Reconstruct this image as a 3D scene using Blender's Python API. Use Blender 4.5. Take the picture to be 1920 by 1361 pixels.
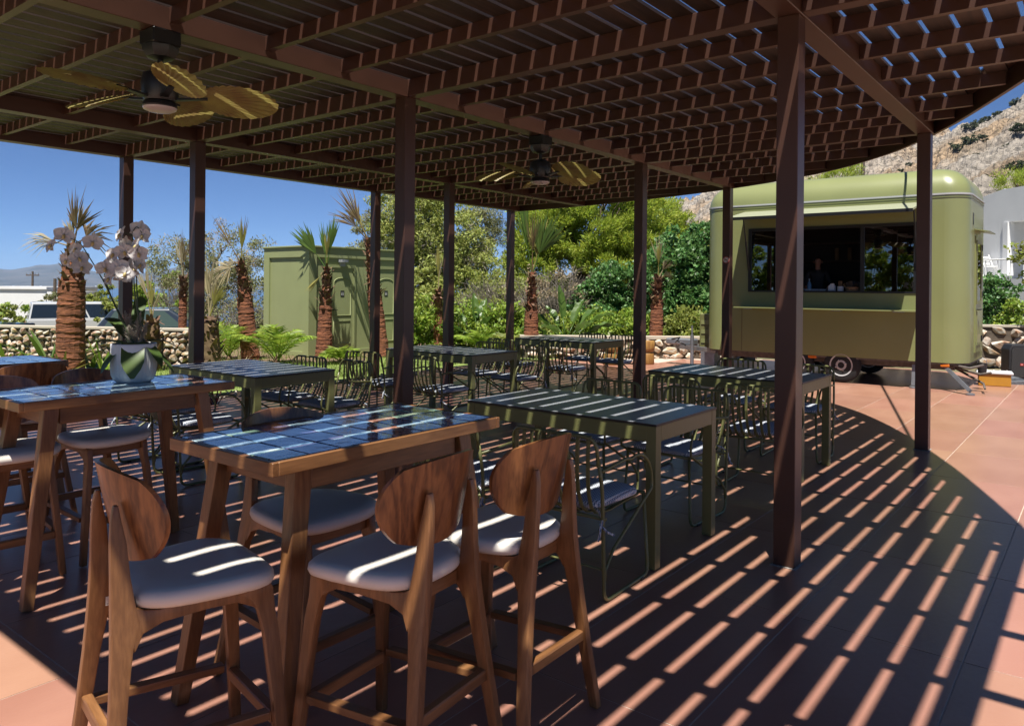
import bpy, bmesh, math, random
import numpy as np
from mathutils import Vector, Matrix, Euler

for o in list(bpy.data.objects):
    bpy.data.objects.remove(o, do_unlink=True)
SC = bpy.context.scene
COL = SC.collection
PI = math.pi
rad = math.radians

# ---------------------------------------------------------------- camera
YAW, ROLL, EYE, FPX, HORIZON = 0.666029, 0.00850792, 1.5, 1420.79, 539.213
cam_data = bpy.data.cameras.new('camera')
cam = bpy.data.objects.new('camera', cam_data)
COL.objects.link(cam)
cam.location = (0, 0, EYE)
cam.rotation_euler = (Matrix.Rotation(YAW, 3, 'Z') @ Matrix.Rotation(PI / 2, 3, 'X') @ Matrix.Rotation(ROLL, 3, 'Z')).to_euler()
cam_data.sensor_fit = 'HORIZONTAL'
cam_data.sensor_width = 36
cam_data.lens = 36 * FPX / 1920
cam_data.shift_y = (HORIZON - 1361 / 2) / 1920
cam_data.clip_start = 0.05
cam_data.clip_end = 30000
SC.camera = cam

# ---------------------------------------------------------------- sky, sun, exposure
SUN = Vector((0.1945, -0.347, 1.0)).normalized()
world = bpy.data.worlds.new('World')
SC.world = world
world.use_nodes = True
wn = world.node_tree
wn.nodes.clear()
sky = wn.nodes.new('ShaderNodeTexSky')
sky.sky_type = 'NISHITA'
sky.sun_disc = False
sky.sun_elevation = math.asin(SUN.z)
sky.sun_rotation = math.atan2(SUN.x, SUN.y)
sky.altitude = 6000
sky.air_density = 1.0
sky.dust_density = 0.0
sky.ozone_density = 10.0
bgn = wn.nodes.new('ShaderNodeBackground')
bgn.inputs[1].default_value = 0.056
won = wn.nodes.new('ShaderNodeOutputWorld')
wn.links.new(sky.outputs[0], bgn.inputs[0])
wn.links.new(bgn.outputs[0], won.inputs[0])
sun_data = bpy.data.lights.new('sun', 'SUN')
sun_data.energy = 5.0
sun_data.angle = rad(0.52)
sun_data.color = (1.0, 0.955, 0.88)
sun = bpy.data.objects.new('sun', sun_data)
COL.objects.link(sun)
sun.location = (6, -10, 30)
sun.rotation_euler = SUN.to_track_quat('Z', 'Y').to_euler()
vs = SC.view_settings
vs.view_transform = 'Standard'
vs.look = 'None'
vs.gamma = 1.0
vs.use_curve_mapping = False
vs.exposure = 1.0
SC.cycles.max_bounces = 7
SC.cycles.diffuse_bounces = 4
SC.cycles.glossy_bounces = 4
SC.cycles.transmission_bounces = 6
SC.cycles.transparent_max_bounces = 8
SC.cycles.sample_clamp_indirect = 6.0
SC.cycles.caustics_reflective = False
SC.cycles.caustics_refractive = False
SC.cycles.use_denoising = True

# ---------------------------------------------------------------- helpers
CT, ST = math.cos(YAW), math.sin(YAW)
def G(u, d, z=0.0):
    """world point on the ground plan at bearing u (as a 1920-wide picture column) and d metres ahead"""
    s = (u - 960) / FPX * d
    return Vector((s * CT - d * ST, s * ST + d * CT, z))
def LD(s, d, z=0.0):
    return Vector((s * CT - d * ST, s * ST + d * CT, z))

def obj(name, mesh, parent=None, loc=None, rot=None):
    o = bpy.data.objects.new(name, mesh)
    COL.objects.link(o)
    if parent is not None:
        o.parent = parent
    if loc is not None:
        o.location = loc
    if rot is not None:
        o.rotation_euler = rot
    return o
def thing(name, label, cat, loc=(0, 0, 0), rz=0.0, group=None):
    o = bpy.data.objects.new(name, None)
    o.empty_display_size = 0.1
    COL.objects.link(o)
    o.location = loc
    o.rotation_euler = (0, 0, rz)
    return tag(o, label, cat, group)
def tag(o, label=None, cat=None, group=None, kind=None):
    if label: o['label'] = label
    if cat: o['category'] = cat
    if group: o['group'] = group
    if kind: o['kind'] = kind
    return o
def structure(o):
    o['kind'] = 'structure'
    return o
def copy_tree(root, loc, rz, label):
    def rec(o, parent):
        c = o.copy()
        COL.objects.link(c)
        if parent is not None:
            c.parent = parent
        for ch in [x for x in KIDS.get(o.name, [])]:
            rec(ch, c)
        return c
    r = rec(root, None)
    r.location = loc
    r.rotation_euler = (0, 0, rz)
    r['label'] = label
    return r
KIDS = {}
def kids(root):
    KIDS[root.name] = list(root.children)
    for c in root.children:
        kids(c)

class MB:
    def __init__(s):
        s.v = []; s.f = []
    def add(s, vs, fs):
        n = len(s.v)
        s.v.extend([tuple(x) for x in vs])
        s.f.extend([tuple(i + n for i in f) for f in fs])
        return s
    def box(s, x0, x1, y0, y1, z0, z1):
        v = [(x0,y0,z0),(x1,y0,z0),(x1,y1,z0),(x0,y1,z0),(x0,y0,z1),(x1,y0,z1),(x1,y1,z1),(x0,y1,z1)]
        return s.add(v, [(0,3,2,1),(4,5,6,7),(0,1,5,4),(1,2,6,5),(2,3,7,6),(3,0,4,7)])
    def cbox(s, x0, x1, y0, y1, z0, z1, c=0.004):
        """box with chamfered edges"""
        vs = []
        for (x, sx) in ((x0, 1), (x1, -1)):
            for (y, sy) in ((y0, 1), (y1, -1)):
                for (z, sz) in ((z0, 1), (z1, -1)):
                    vs += [(x + sx*c*0, y + sy*c, z + sz*c), (x + sx*c, y, z + sz*c), (x + sx*c, y + sy*c, z)]
        bm = bmesh.new()
        bv = [bm.verts.new(p) for p in vs]
        bmesh.ops.convex_hull(bm, input=bv)
        bmesh.ops.dissolve_limit(bm, angle_limit=0.01, verts=bm.verts, edges=bm.edges)
        bm.verts.index_update()
        s.add([tuple(v.co) for v in bm.verts], [tuple(v.index for v in f.verts) for f in bm.faces])
        bm.free()
        return s
    def bar(s, p0, p1, w0, d0, w1=None, d1=None, up=None):
        """tapered rectangular bar from p0 to p1; w along side axis, d along the other"""
        w1 = w0 if w1 is None else w1; d1 = d0 if d1 is None else d1
        p0 = Vector(p0); p1 = Vector(p1)
        t = (p1 - p0).normalized()
        u = Vector(up) if up is not None else (Vector((0, 1, 0)) if abs(t.y) < 0.9 else Vector((0, 0, 1)))
        a = u.cross(t).normalized(); b = t.cross(a).normalized()
        v = []
        for p, w, d in ((p0, w0, d0), (p1, w1, d1)):
            for sa, sb in ((-1,-1),(1,-1),(1,1),(-1,1)):
                v.append(p + a*sa*w/2 + b*sb*d/2)
        return s.add(v, [(0,3,2,1),(4,5,6,7),(0,1,5,4),(1,2,6,5),(2,3,7,6),(3,0,4,7)])
    def tube(s, pts, r, n=8, caps=True, squash=None):
        pts = [Vector(p) for p in pts]
        rr = r if isinstance(r, (list, tuple)) else [r]*len(pts)
        m = len(pts)
        t0 = (pts[1]-pts[0]).normalized()
        ref = Vector((0,0,1)) if abs(t0.z) < 0.9 else Vector((1,0,0))
        a = ref.cross(t0).normalized()
        vs = []
        for i in range(m):
            t = (pts[min(i+1,m-1)]-pts[max(i-1,0)]).normalized()
            a = (a - t*a.dot(t)).normalized()
            b = t.cross(a)
            for k in range(n):
                an = 2*PI*k/n
                vs.append(pts[i] + a*math.cos(an)*rr[i] + b*math.sin(an)*rr[i]*(squash or 1))
        fs = []
        for i in range(m-1):
            for k in range(n):
                k2 = (k+1) % n
                fs.append((i*n+k, i*n+k2, (i+1)*n+k2, (i+1)*n+k))
        if caps:
            fs.append(tuple(range(n-1,-1,-1)))
            fs.append(tuple((m-1)*n+k for k in range(n)))
        return s.add(vs, fs)
    def lathe(s, prof, n=24, c=(0,0,0), flute=None):
        vs = []; m = len(prof)
        for r, z in prof:
            for k in range(n):
                an = 2*PI*k/n
                q = r * (flute(an, z) if flute else 1)
                vs.append((c[0]+q*math.cos(an), c[1]+q*math.sin(an), c[2]+z))
        fs = []
        for i in range(m-1):
            for k in range(n):
                k2 = (k+1) % n
                fs.append((i*n+k, i*n+k2, (i+1)*n+k2, (i+1)*n+k))
        if prof[0][0] > 1e-6: fs.append(tuple(range(n-1,-1,-1)))
        if prof[-1][0] > 1e-6: fs.append(tuple((m-1)*n+k for k in range(n)))
        return s.add(vs, fs)
    def prism(s, poly, axis, a, b):
        """extrude 2-D polygon: axis 'x' -> (y,z), 'y' -> (x,z), 'z' -> (x,y)"""
        def P(p, t):
            return {'x': (t,p[0],p[1]), 'y': (p[0],t,p[1]), 'z': (p[0],p[1],t)}[axis]
        n = len(poly)
        vs = [P(p,a) for p in poly] + [P(p,b) for p in poly]
        fs = [tuple(range(n-1,-1,-1)), tuple(range(n,2*n))] + [(i,(i+1)%n,n+(i+1)%n,n+i) for i in range(n)]
        return s.add(vs, fs)
    def grid(s, P, nu, nv, closed=False):
        vs = [P(i/(nu-1), j/(nv-1)) for j in range(nv) for i in range(nu)]
        fs = [(j*nu+i, j*nu+i+1, (j+1)*nu+i+1, (j+1)*nu+i) for j in range(nv-1) for i in range(nu-1)]
        return s.add(vs, fs)
    def mesh(s, name, mat, smooth=False, bevel=0, weld=False):
        me = bpy.data.meshes.new(name)
        me.from_pydata(s.v, [], s.f)
        bm = bmesh.new(); bm.from_mesh(me)
        if weld: bmesh.ops.remove_doubles(bm, verts=bm.verts, dist=1e-5)
        if bevel:
            bmesh.ops.bevel(bm, geom=list(bm.edges), offset=bevel, segments=2, affect='EDGES', profile=0.6, clamp_overlap=True)
        bmesh.ops.recalc_face_normals(bm, faces=bm.faces)
        bm.to_mesh(me); bm.free()
        if mat: me.materials.append(mat)
        if smooth:
            me.polygons.foreach_set('use_smooth', [True]*len(me.polygons))
            if smooth != 'all':
                try: me.set_sharp_from_angle(angle=rad(40))
                except Exception: pass
        return me
    def build(s, name, mat, parent=None, smooth=False, bevel=0, loc=None, rot=None, weld=False):
        return obj(name, s.mesh(name, mat, smooth, bevel, weld), parent, loc, rot)

def quads_mesh(name, V, mat, nper=4, smooth=False):
    """fast mesh from an (N*nper,3) array, nper verts per face"""
    V = np.asarray(V, dtype=np.float32).reshape(-1, 3)
    nf = len(V)//nper
    me = bpy.data.meshes.new(name)
    me.vertices.add(len(V)); me.vertices.foreach_set('co', V.ravel())
    me.loops.add(nf*nper); me.loops.foreach_set('vertex_index', np.arange(nf*nper, dtype=np.int32))
    me.polygons.add(nf)
    me.polygons.foreach_set('loop_start', np.arange(0, nf*nper, nper, dtype=np.int32))
    me.polygons.foreach_set('loop_total', np.full(nf, nper, dtype=np.int32))
    me.update(calc_edges=True)
    me.materials.append(mat)
    return me
def grid_mesh(name, X, mat, smooth=True):
    nv, nu = X.shape[:2]
    me = bpy.data.meshes.new(name)
    fs = [(j*nu+i, j*nu+i+1, (j+1)*nu+i+1, (j+1)*nu+i) for j in range(nv-1) for i in range(nu-1)]
    me.from_pydata(X.reshape(-1,3).tolist(), [], fs)
    me.materials.append(mat)
    if smooth: me.polygons.foreach_set('use_smooth', [True]*len(me.polygons))
    return me
def arc(cx, cy, r, a0, a1, n):
    return [(cx + r*math.cos(a0+(a1-a0)*i/n), cy + r*math.sin(a0+(a1-a0)*i/n)) for i in range(n+1)]
def fillet(pts, r, n=5):
    """round the inner corners of a 3-D polyline"""
    pts = [Vector(p) for p in pts]
    out = [pts[0]]
    for i in range(1, len(pts)-1):
        a, b, c = pts[i-1], pts[i], pts[i+1]
        d1 = (a-b); d2 = (c-b)
        k = min(r, d1.length*0.49, d2.length*0.49)
        p, q = b + d1.normalized()*k, b + d2.normalized()*k
        for j in range(n+1):
            t = j/n
            out.append(p*(1-t)**2 + b*2*t*(1-t) + q*t*t)
    out.append(pts[-1])
    return out

# ---------------------------------------------------------------- materials
MATS = {}
K = 0.71      # the picture is exposed bright: real, darker surface colours
def mat(name, col, rough=0.5, metal=0.0, var=0.0, vscale=8.0, col2=None, bump=0.0, bscale=40.0, spec=0.5, coat=0.0,
        stretch=(1,1,1), island=0.0, trans=0.0, detail=4.0, emit=0.0, ramp=(0.35, 0.65)):
    col = tuple(c*K for c in col); col2 = tuple(c*K for c in col2) if col2 else None
    m = bpy.data.materials.new(name); m.use_nodes = True
    nt = m.node_tree; nt.nodes.clear()
    N = nt.nodes.new; L = nt.links.new
    out = N('ShaderNodeOutputMaterial'); b = N('ShaderNodeBsdfPrincipled')
    b.inputs['Roughness'].default_value = rough
    b.inputs['Metallic'].default_value = metal
    b.inputs['Specular IOR Level'].default_value = spec
    b.inputs['Coat Weight'].default_value = coat
    b.inputs['Coat Roughness'].default_value = 0.06
    L(b.outputs[0], out.inputs[0])
    base = None
    tc = N('ShaderNodeTexCoord'); mp = N('ShaderNodeMapping'); mp.inputs['Scale'].default_value = stretch
    L(tc.outputs['Object'], mp.inputs[0])
    c2 = col2 or tuple(max(0, c*(1-var)) for c in col)
    if var or col2:
        n = N('ShaderNodeTexNoise'); n.inputs['Scale'].default_value = vscale; n.inputs['Detail'].default_value = detail
        L(mp.outputs[0], n.inputs['Vector'])
        r = N('ShaderNodeMapRange'); r.inputs[1].default_value = ramp[0]; r.inputs[2].default_value = ramp[1]
        L(n.outputs[0], r.inputs[0])
        mx = N('ShaderNodeMix'); mx.data_type = 'RGBA'
        mx.inputs[6].default_value = (*col, 1); mx.inputs[7].default_value = (*c2, 1)
        L(r.outputs[0], mx.inputs[0]); base = mx.outputs[2]
    if island:
        g = N('ShaderNodeNewGeometry'); oi = N('ShaderNodeObjectInfo')
        ad = N('ShaderNodeMath'); ad.operation = 'ADD'; L(g.outputs['Random Per Island'], ad.inputs[0]); L(oi.outputs['Random'], ad.inputs[1])
        fr = N('ShaderNodeMath'); fr.operation = 'FRACT'; L(ad.outputs[0], fr.inputs[0])
        hs = N('ShaderNodeHueSaturation')
        r2 = N('ShaderNodeMapRange'); r2.inputs[3].default_value = 1-island; r2.inputs[4].default_value = 1+island
        L(fr.outputs[0], r2.inputs[0]); L(r2.outputs[0], hs.inputs['Value'])
        r3 = N('ShaderNodeMapRange'); r3.inputs[3].default_value = 0.5-island*0.06; r3.inputs[4].default_value = 0.5+island*0.06
        m7 = N('ShaderNodeMath'); m7.operation = 'MULTIPLY'; m7.inputs[1].default_value = 7.31; L(fr.outputs[0], m7.inputs[0])
        f7 = N('ShaderNodeMath'); f7.operation = 'FRACT'; L(m7.outputs[0], f7.inputs[0]); L(f7.outputs[0], r3.inputs[0]); L(r3.outputs[0], hs.inputs['Hue'])
        if base is not None: L(base, hs.inputs['Color'])
        else: hs.inputs['Color'].default_value = (*col, 1)
        base = hs.outputs[0]
    if base is not None: L(base, b.inputs['Base Color'])
    else: b.inputs['Base Color'].default_value = (*col, 1)
    if bump:
        n2 = N('ShaderNodeTexNoise'); n2.inputs['Scale'].default_value = bscale; n2.inputs['Detail'].default_value = 5
        L(mp.outputs[0], n2.inputs['Vector'])
        bp = N('ShaderNodeBump'); bp.inputs['Strength'].default_value = bump; bp.inputs['Distance'].default_value = 0.02
        L(n2.outputs[0], bp.inputs['Height']); L(bp.outputs[0], b.inputs['Normal'])
    if trans:
        t = N('ShaderNodeBsdfTranslucent'); ms = N('ShaderNodeMixShader'); ms.inputs[0].default_value = trans
        if base is not None:
            L(base, t.inputs[0])
        else: t.inputs[0].default_value = (*col, 1)
        L(b.outputs[0], ms.inputs[1]); L(t.outputs[0], ms.inputs[2]); L(ms.outputs[0], out.inputs[0])
    if emit:
        b.inputs['Emission Color'].default_value = (*col, 1); b.inputs['Emission Strength'].default_value = emit
    MATS[name] = m
    return m
def wood(name, c1, c2, axis='z', scale=9.0, rough=0.45, island=0.12, bump=0.08, ring=14.0):
    c1 = tuple(c*K for c in c1); c2 = tuple(c*K for c in c2)
    m = bpy.data.materials.new(name); m.use_nodes = True
    nt = m.node_tree; nt.nodes.clear(); N = nt.nodes.new; L = nt.links.new
    out = N('ShaderNodeOutputMaterial'); b = N('ShaderNodeBsdfPrincipled'); L(b.outputs[0], out.inputs[0])
    b.inputs['Roughness'].default_value = rough
    tc = N('ShaderNodeTexCoord'); mp = N('ShaderNodeMapping')
    st = {'x': (0.1,1,1), 'y': (1,0.1,1), 'z': (1,1,0.1)}[axis]
    mp.inputs['Scale'].default_value = st
    oi = N('ShaderNodeObjectInfo'); vm = N('ShaderNodeVectorMath'); vm.operation = 'MULTIPLY_ADD'
    cb = N('ShaderNodeCombineXYZ')
    for i in range(3): L(oi.outputs['Random'], cb.inputs[i])
    L(cb.outputs[0], vm.inputs[0]); vm.inputs[1].default_value = (37, 53, 71); L(tc.outputs['Object'], vm.inputs[2])
    L(vm.outputs[0], mp.inputs[0])
    n1 = N('ShaderNodeTexNoise'); n1.inputs['Scale'].default_value = scale; n1.inputs['Detail'].default_value = 3; n1.inputs['Distortion'].default_value = 0.6
    L(mp.outputs[0], n1.inputs['Vector'])
    mu = N('ShaderNodeMath'); mu.operation = 'MULTIPLY'; mu.inputs[1].default_value = ring; L(n1.outputs[0], mu.inputs[0])
    sn = N('ShaderNodeMath'); sn.operation = 'SINE'; L(mu.outputs[0], sn.inputs[0])
    n2 = N('ShaderNodeTexNoise'); n2.inputs['Scale'].default_value = scale*14; n2.inputs['Detail'].default_value = 4
    L(mp.outputs[0], n2.inputs['Vector'])
    ad = N('ShaderNodeMath'); ad.operation = 'MULTIPLY_ADD'; ad.inputs[1].default_value = 0.28; L(sn.outputs[0], ad.inputs[0]); L(n2.outputs[0], ad.inputs[2])
    r = N('ShaderNodeMapRange'); r.inputs[1].default_value = 0.15; r.inputs[2].default_value = 0.85; L(ad.outputs[0], r.inputs[0])
    mx = N('ShaderNodeMix'); mx.data_type = 'RGBA'; mx.inputs[6].default_value = (*c1,1); mx.inputs[7].default_value = (*c2,1)
    L(r.outputs[0], mx.inputs[0])
    hs = N('ShaderNodeHueSaturation'); r2 = N('ShaderNodeMapRange'); r2.inputs[3].default_value = 1-island; r2.inputs[4].default_value = 1+island
    L(oi.outputs['Random'], r2.inputs[0]); L(r2.outputs[0], hs.inputs['Value']); L(mx.outputs[2], hs.inputs['Color'])
    L(hs.outputs[0], b.inputs['Base Color'])
    bp = N('ShaderNodeBump'); bp.inputs['Strength'].default_value = bump; bp.inputs['Distance'].default_value = 0.004
    L(ad.outputs[0], bp.inputs['Height']); L(bp.outputs[0], b.inputs['Normal'])
    return m

M_tile = mat('terracotta_tile', (0.50,0.265,0.185), 0.30, spec=0.6, col2=(0.40,0.195,0.135), vscale=2.6, detail=10, bump=0.06, bscale=40, island=0.11, stretch=(1,0.5,1), ramp=(0.3,0.75))
M_grout = mat('grout', (0.72,0.58,0.47), 0.9, var=0.2, vscale=20)
M_brown = mat('brown_metal', (0.086,0.037,0.024), 0.42, var=0.18, vscale=3, bump=0.02, bscale=90)
M_slat = wood('brown_slat', (0.058,0.033,0.022), (0.026,0.015,0.010), 'y', scale=7, rough=0.6, island=0.1, ring=26)
M_walnut = wood('walnut', (0.37,0.175,0.068), (0.19,0.082,0.030), 'z', scale=8, rough=0.36)
M_walnut_y = wood('walnut_side', (0.37,0.175,0.068), (0.19,0.082,0.030), 'y', scale=8, rough=0.36)
M_walnut_x = wood('walnut_cross', (0.37,0.175,0.068), (0.19,0.082,0.030), 'x', scale=8, rough=0.36)
M_ply = wood('walnut_veneer', (0.34,0.145,0.052), (0.125,0.046,0.018), 'z', scale=9, rough=0.3, ring=34, bump=0.04)
M_vinyl = mat('white_vinyl', (0.90,0.85,0.77), 0.42, var=0.05, vscale=5, bump=0.03, bscale=300)
M_olive = mat('olive_metal', (0.20,0.205,0.075), 0.38, var=0.08, vscale=6)
M_slate = mat('slate_top', (0.36,0.38,0.42), 0.26, col2=(0.46,0.47,0.50), vscale=55, detail=8, ramp=(0.5,0.8))
M_black = mat('black_metal', (0.012,0.012,0.013), 0.4)
M_blackp = mat('black_plastic', (0.018,0.018,0.02), 0.55, bump=0.1, bscale=200)
M_white = mat('white_render', (0.98,0.98,0.97), 0.85, var=0.06, vscale=1.2, bump=0.05, bscale=30)
# ================================================================ SETTING: ground, sea, far hills, patio
def smooth(a, b, x):
    t = np.clip((x-a)/(b-a), 0, 1); return t*t*(3-2*t)
def ground_z(s, d):
    s = np.asarray(s, float); d = np.asarray(d, float)
    left = smooth(-3, -8, s - 0.05*np.maximum(d-15, 0))
    zl = -0.10*np.clip(d-15, 0, 6) - 0.035*np.clip(d-21, 0, 84) - 0.11*np.clip(d-105, 0, 900)
    right = smooth(2, 16, s)*smooth(22, 40, d)
    return left*zl + right*0.05*np.clip(d-22, 0, 60) - 0.06
def noise2(x, y, seed=0, oct=5, base=1.0):
    """cheap value noise, vectorised"""
    rs = np.random.RandomState(seed)
    T = rs.rand(256, 256)
    out = np.zeros_like(x, dtype=float); amp = 1.0; tot = 0; f = base
    for o in range(oct):
        xi = np.floor(x*f).astype(int); yi = np.floor(y*f).astype(int)
        fx = x*f-xi; fy = y*f-yi
        fx = fx*fx*(3-2*fx); fy = fy*fy*(3-2*fy)
        a = T[xi % 256, yi % 256]; b = T[(xi+1) % 256, yi % 256]; c = T[xi % 256, (yi+1) % 256]; e = T[(xi+1) % 256, (yi+1) % 256]
        out += amp*((a*(1-fx)+b*fx)*(1-fy)+(c*(1-fx)+e*fx)*fy); tot += amp
        amp *= 0.5; f *= 2.03
    return out/tot
M_ground = mat('dry_ground', (0.27,0.20,0.12), 0.95, col2=(0.10,0.12,0.045), vscale=0.35, detail=8, bump=0.3, bscale=3)
M_lawn = mat('lawn_ground', (0.24,0.31,0.07), 0.95, col2=(0.15,0.21,0.04), vscale=3, detail=8)
M_mulch = mat('bark_mulch', (0.17,0.085,0.045), 0.95, col2=(0.30,0.22,0.15), vscale=30, detail=6, bump=0.8, bscale=40)
sa = np.concatenate([np.linspace(-900,-60,22), np.linspace(-55,55,45), np.linspace(60,900,22)])
da = np.concatenate([np.linspace(-60,10,12), np.linspace(12,120,55), np.linspace(130,1200,24)])
S, D = np.meshgrid(sa, da)
Z = ground_z(S, D) + (noise2(S+999, D+999, 3, 4, 0.05)-0.5)*np.clip((D-24)/60, 0, 1)*1.6
GX = np.stack([S*CT-D*ST, S*ST+D*CT, Z], -1)
structure(obj('ground', grid_mesh('ground', GX, M_ground)))
# sea
M_sea = mat('sea', (0.02,0.07,0.13), 0.18, bump=0.15, bscale=0.4)
p = [LD(-9000,330,-26), LD(4000,330,-26), LD(14000,16000,-26), LD(-22000,16000,-26)]
structure(MB().add(p, [(0,1,2,3)]).build('sea', M_sea))
# far hills across the bay
M_hill = mat('far_hill', (0.11,0.10,0.085), 0.95, col2=(0.045,0.048,0.035), vscale=0.004, detail=8)
us = np.linspace(-1500, 900, 260); ts = np.linspace(0, 1, 26)
rv = np.interp(us, [-1500,-700,-250,-80,20,70,112,150,190,240,300,338,380,430,480,560,900], [515,498,510,503,506,500,495,503,512,514,508,501,508,521,532,540,542])
rid = EYE + (HORIZON + ROLL*(us-960) - rv)/FPX*7800 + (noise2(us/26+3.3, us*0+0.7, 11, 4, 1.0)-0.5)*26
U, T = np.meshgrid(us, ts)
Dm = 5200 + 2600*T
Sm = (U-960)/FPX*Dm
Zm = -30 + (np.interp(U, us, rid)+30)*np.sin(T*PI/2)**1.2 + (noise2(U/40, T*6, 5, 5, 1)-0.5)*70*T*(1.3-T)
structure(obj('far_hills', grid_mesh('far_hills', np.stack([Sm*CT-Dm*ST, Sm*ST+Dm*CT, Zm], -1), M_hill)))

# rocky mountain on the right, two ridges
def rock_mat():
    m = bpy.data.materials.new('rocky_hillside'); m.use_nodes = True
    nt = m.node_tree; nt.nodes.clear(); N = nt.nodes.new; L = nt.links.new
    out = N('ShaderNodeOutputMaterial'); b = N('ShaderNodeBsdfPrincipled'); L(b.outputs[0], out.inputs[0])
    b.inputs['Roughness'].default_value = 0.95
    tc = N('ShaderNodeTexCoord')
    v = N('ShaderNodeTexVoronoi'); v.inputs['Scale'].default_value = 0.55; L(tc.outputs['Object'], v.inputs['Vector'])
    n = N('ShaderNodeTexNoise'); n.inputs['Scale'].default_value = 0.9; n.inputs['Detail'].default_value = 9; n.inputs['Roughness'].default_value = 0.7
    L(tc.outputs['Object'], n.inputs['Vector'])
    n3 = N('ShaderNodeTexNoise'); n3.inputs['Scale'].default_value = 0.035; n3.inputs['Detail'].default_value = 4
    L(tc.outputs['Object'], n3.inputs['Vector'])
    mx = N('ShaderNodeMix'); mx.data_type = 'RGBA'; mx.inputs[6].default_value = (0.285,0.25,0.21,1); mx.inputs[7].default_value = (0.285,0.205,0.13,1)
    r0 = N('ShaderNodeMapRange'); r0.inputs[1].default_value = 0.45; r0.inputs[2].default_value = 0.62; L(n3.outputs[0], r0.inputs[0]); L(r0.outputs[0], mx.inputs[0])
    m2 = N('ShaderNodeMix'); m2.data_type = 'RGBA'; m2.inputs[7].default_value = (0.06,0.06,0.035,1)
    r1 = N('ShaderNodeMapRange'); r1.inputs[1].default_value = 0.56; r1.inputs[2].default_value = 0.66; L(n.outputs[0], r1.inputs[0])
    L(r1.outputs[0], m2.inputs[0]); L(mx.outputs[2], m2.inputs[6])
    hs = N('ShaderNodeHueSaturation'); r2 = N('ShaderNodeMapRange'); r2.inputs[3].default_value = 0.75; r2.inputs[4].default_value = 1.3
    sx = N('ShaderNodeSeparateColor'); L(v.outputs['Color'], sx.inputs[0]); L(sx.outputs[0], r2.inputs[0]); L(r2.outputs[0], hs.inputs['Value'])
    L(m2.outputs[2], hs.inputs['Color']); L(hs.outputs[0], b.inputs['Base Color'])
    bp = N('ShaderNodeBump'); bp.inputs['Strength'].default_value = 1.0; bp.inputs['Distance'].default_value = 1.2
    ad = N('ShaderNodeMath'); ad.operation = 'SUBTRACT'; L(n.outputs[0], ad.inputs[0]); L(v.outputs['Distance'], ad.inputs[1])
    L(ad.outputs[0], bp.inputs['Height']); L(bp.outputs[0], b.inputs['Normal'])
    return m
M_rock = rock_mat()
def mountain(name, d0, d1, ridge, u0, u1, nu, nt_, seed):
    us = np.linspace(u0, u1, nu); ts = np.linspace(0, 1, nt_)
    rz = np.array([EYE + (HORIZON + ROLL*(u-960) - np.interp(u, [r[0] for r in ridge], [r[1] for r in ridge]))/FPX*d1 for u in us])
    U, T = np.meshgrid(us, ts)
    Dd = d0 + (d1-d0)*T
    Ss = (U-960)/FPX*Dd
    R = np.interp(U, us, rz)
    Zz = -1 + (R+1)*T**1.15
    X = Ss*CT-Dd*ST; Y = Ss*ST+Dd*CT
    bl = noise2(X/9+50, Y/9+50, seed, 4, 1.0); cr = np.abs(noise2(X/3.2+90, Y/3.2+90, seed+1, 4, 1.0)-0.5)*2
    Zz = Zz + ((bl-0.5)*9 + (0.4-cr)*4.2)*np.clip(T*4, 0, 1)*(d1/260)
    # back slope so the ridge is solid
    back = np.stack([X[-1]*1.25, Y[-1]*1.25, Zz[-1]-60], -1)[None]
    G3 = np.concatenate([np.stack([X, Y, Zz], -1), back], 0)
    structure(obj(name, grid_mesh(name, G3, M_rock, smooth=False)))
    return us, ts, X, Y, Zz
RIDGE_FAR = [(900,560),(1150,520),(1235,440),(1272,394),(1340,360),(1450,318),(1560,285),(1660,250),(1730,236),(1775,243),(1800,250),(1850,262),(1950,270),(2300,280)]
RIDGE_NEAR = [(1560,420),(1640,372),(1700,320),(1760,277),(1800,251),(1855,229),(1920,186),(2000,150),(2300,90)]
mountain('mountain_far', 130, 420, RIDGE_FAR, 900, 2300, 300, 90, 21)
NEARM = mountain('mountain_near', 75, 240, RIDGE_NEAR, 1560, 2300, 260, 130, 31)

# patio slab and its tiles
PX0, PX1, PY0, PY1 = -9.16, 3.57, -2.2, 16.2
slab = structure(MB().box(PX0, 9.0, -9.0, PY1, -0.20, -0.0022).build('patio', M_grout))
TX, TY = 0.67, 1.15
tm = MB().cbox(-TX/2+0.0028, TX/2-0.0028, -TY/2+0.0028, TY/2-0.0028, -0.0018, 0.0, 0.0006).mesh('tile', M_tile)
for i in range(19):
    for j in range(16):
        x = PX0 + (i+0.5)*TX; y = -2.2 + (j+0.5)*TY
        dcam = -x*ST + y*CT
        if dcam > 16.0 and x < -5: continue
        if x > 2.3 and y > 8: continue
        obj('tile', tm, slab, (x, y, 0))
# lawn and planting beds beside the patio
structure(MB().add([(-9.17,-6,-0.012),(-9.17,13.4,-0.012),(-17.5,13.4,-0.012),(-17.5,-6,-0.012)], [(0,3,2,1)]).build('lawn', M_lawn))
structure(MB().add([(-9.16,-6,-0.006),(-9.16,12.6,-0.006),(-9.75,12.6,-0.006),(-9.55,8.0,-0.006),(-9.62,5.6,-0.006),(-9.95,4.2,-0.006),(-10.3,2.6,-0.006),(-10.2,-6,-0.006)], [(7,6,5,4,3,2,1,0)]).build('mulch_bed', M_mulch))
bed = [LD(-14.5,14.6,-0.004), LD(-3.0,15.0,-0.004), LD(-2.0,20,-0.004), LD(-14.5,20,-0.004)]
structure(MB().add(bed, [(0,1,2,3)]).build('garden_soil', M_mulch))

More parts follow.
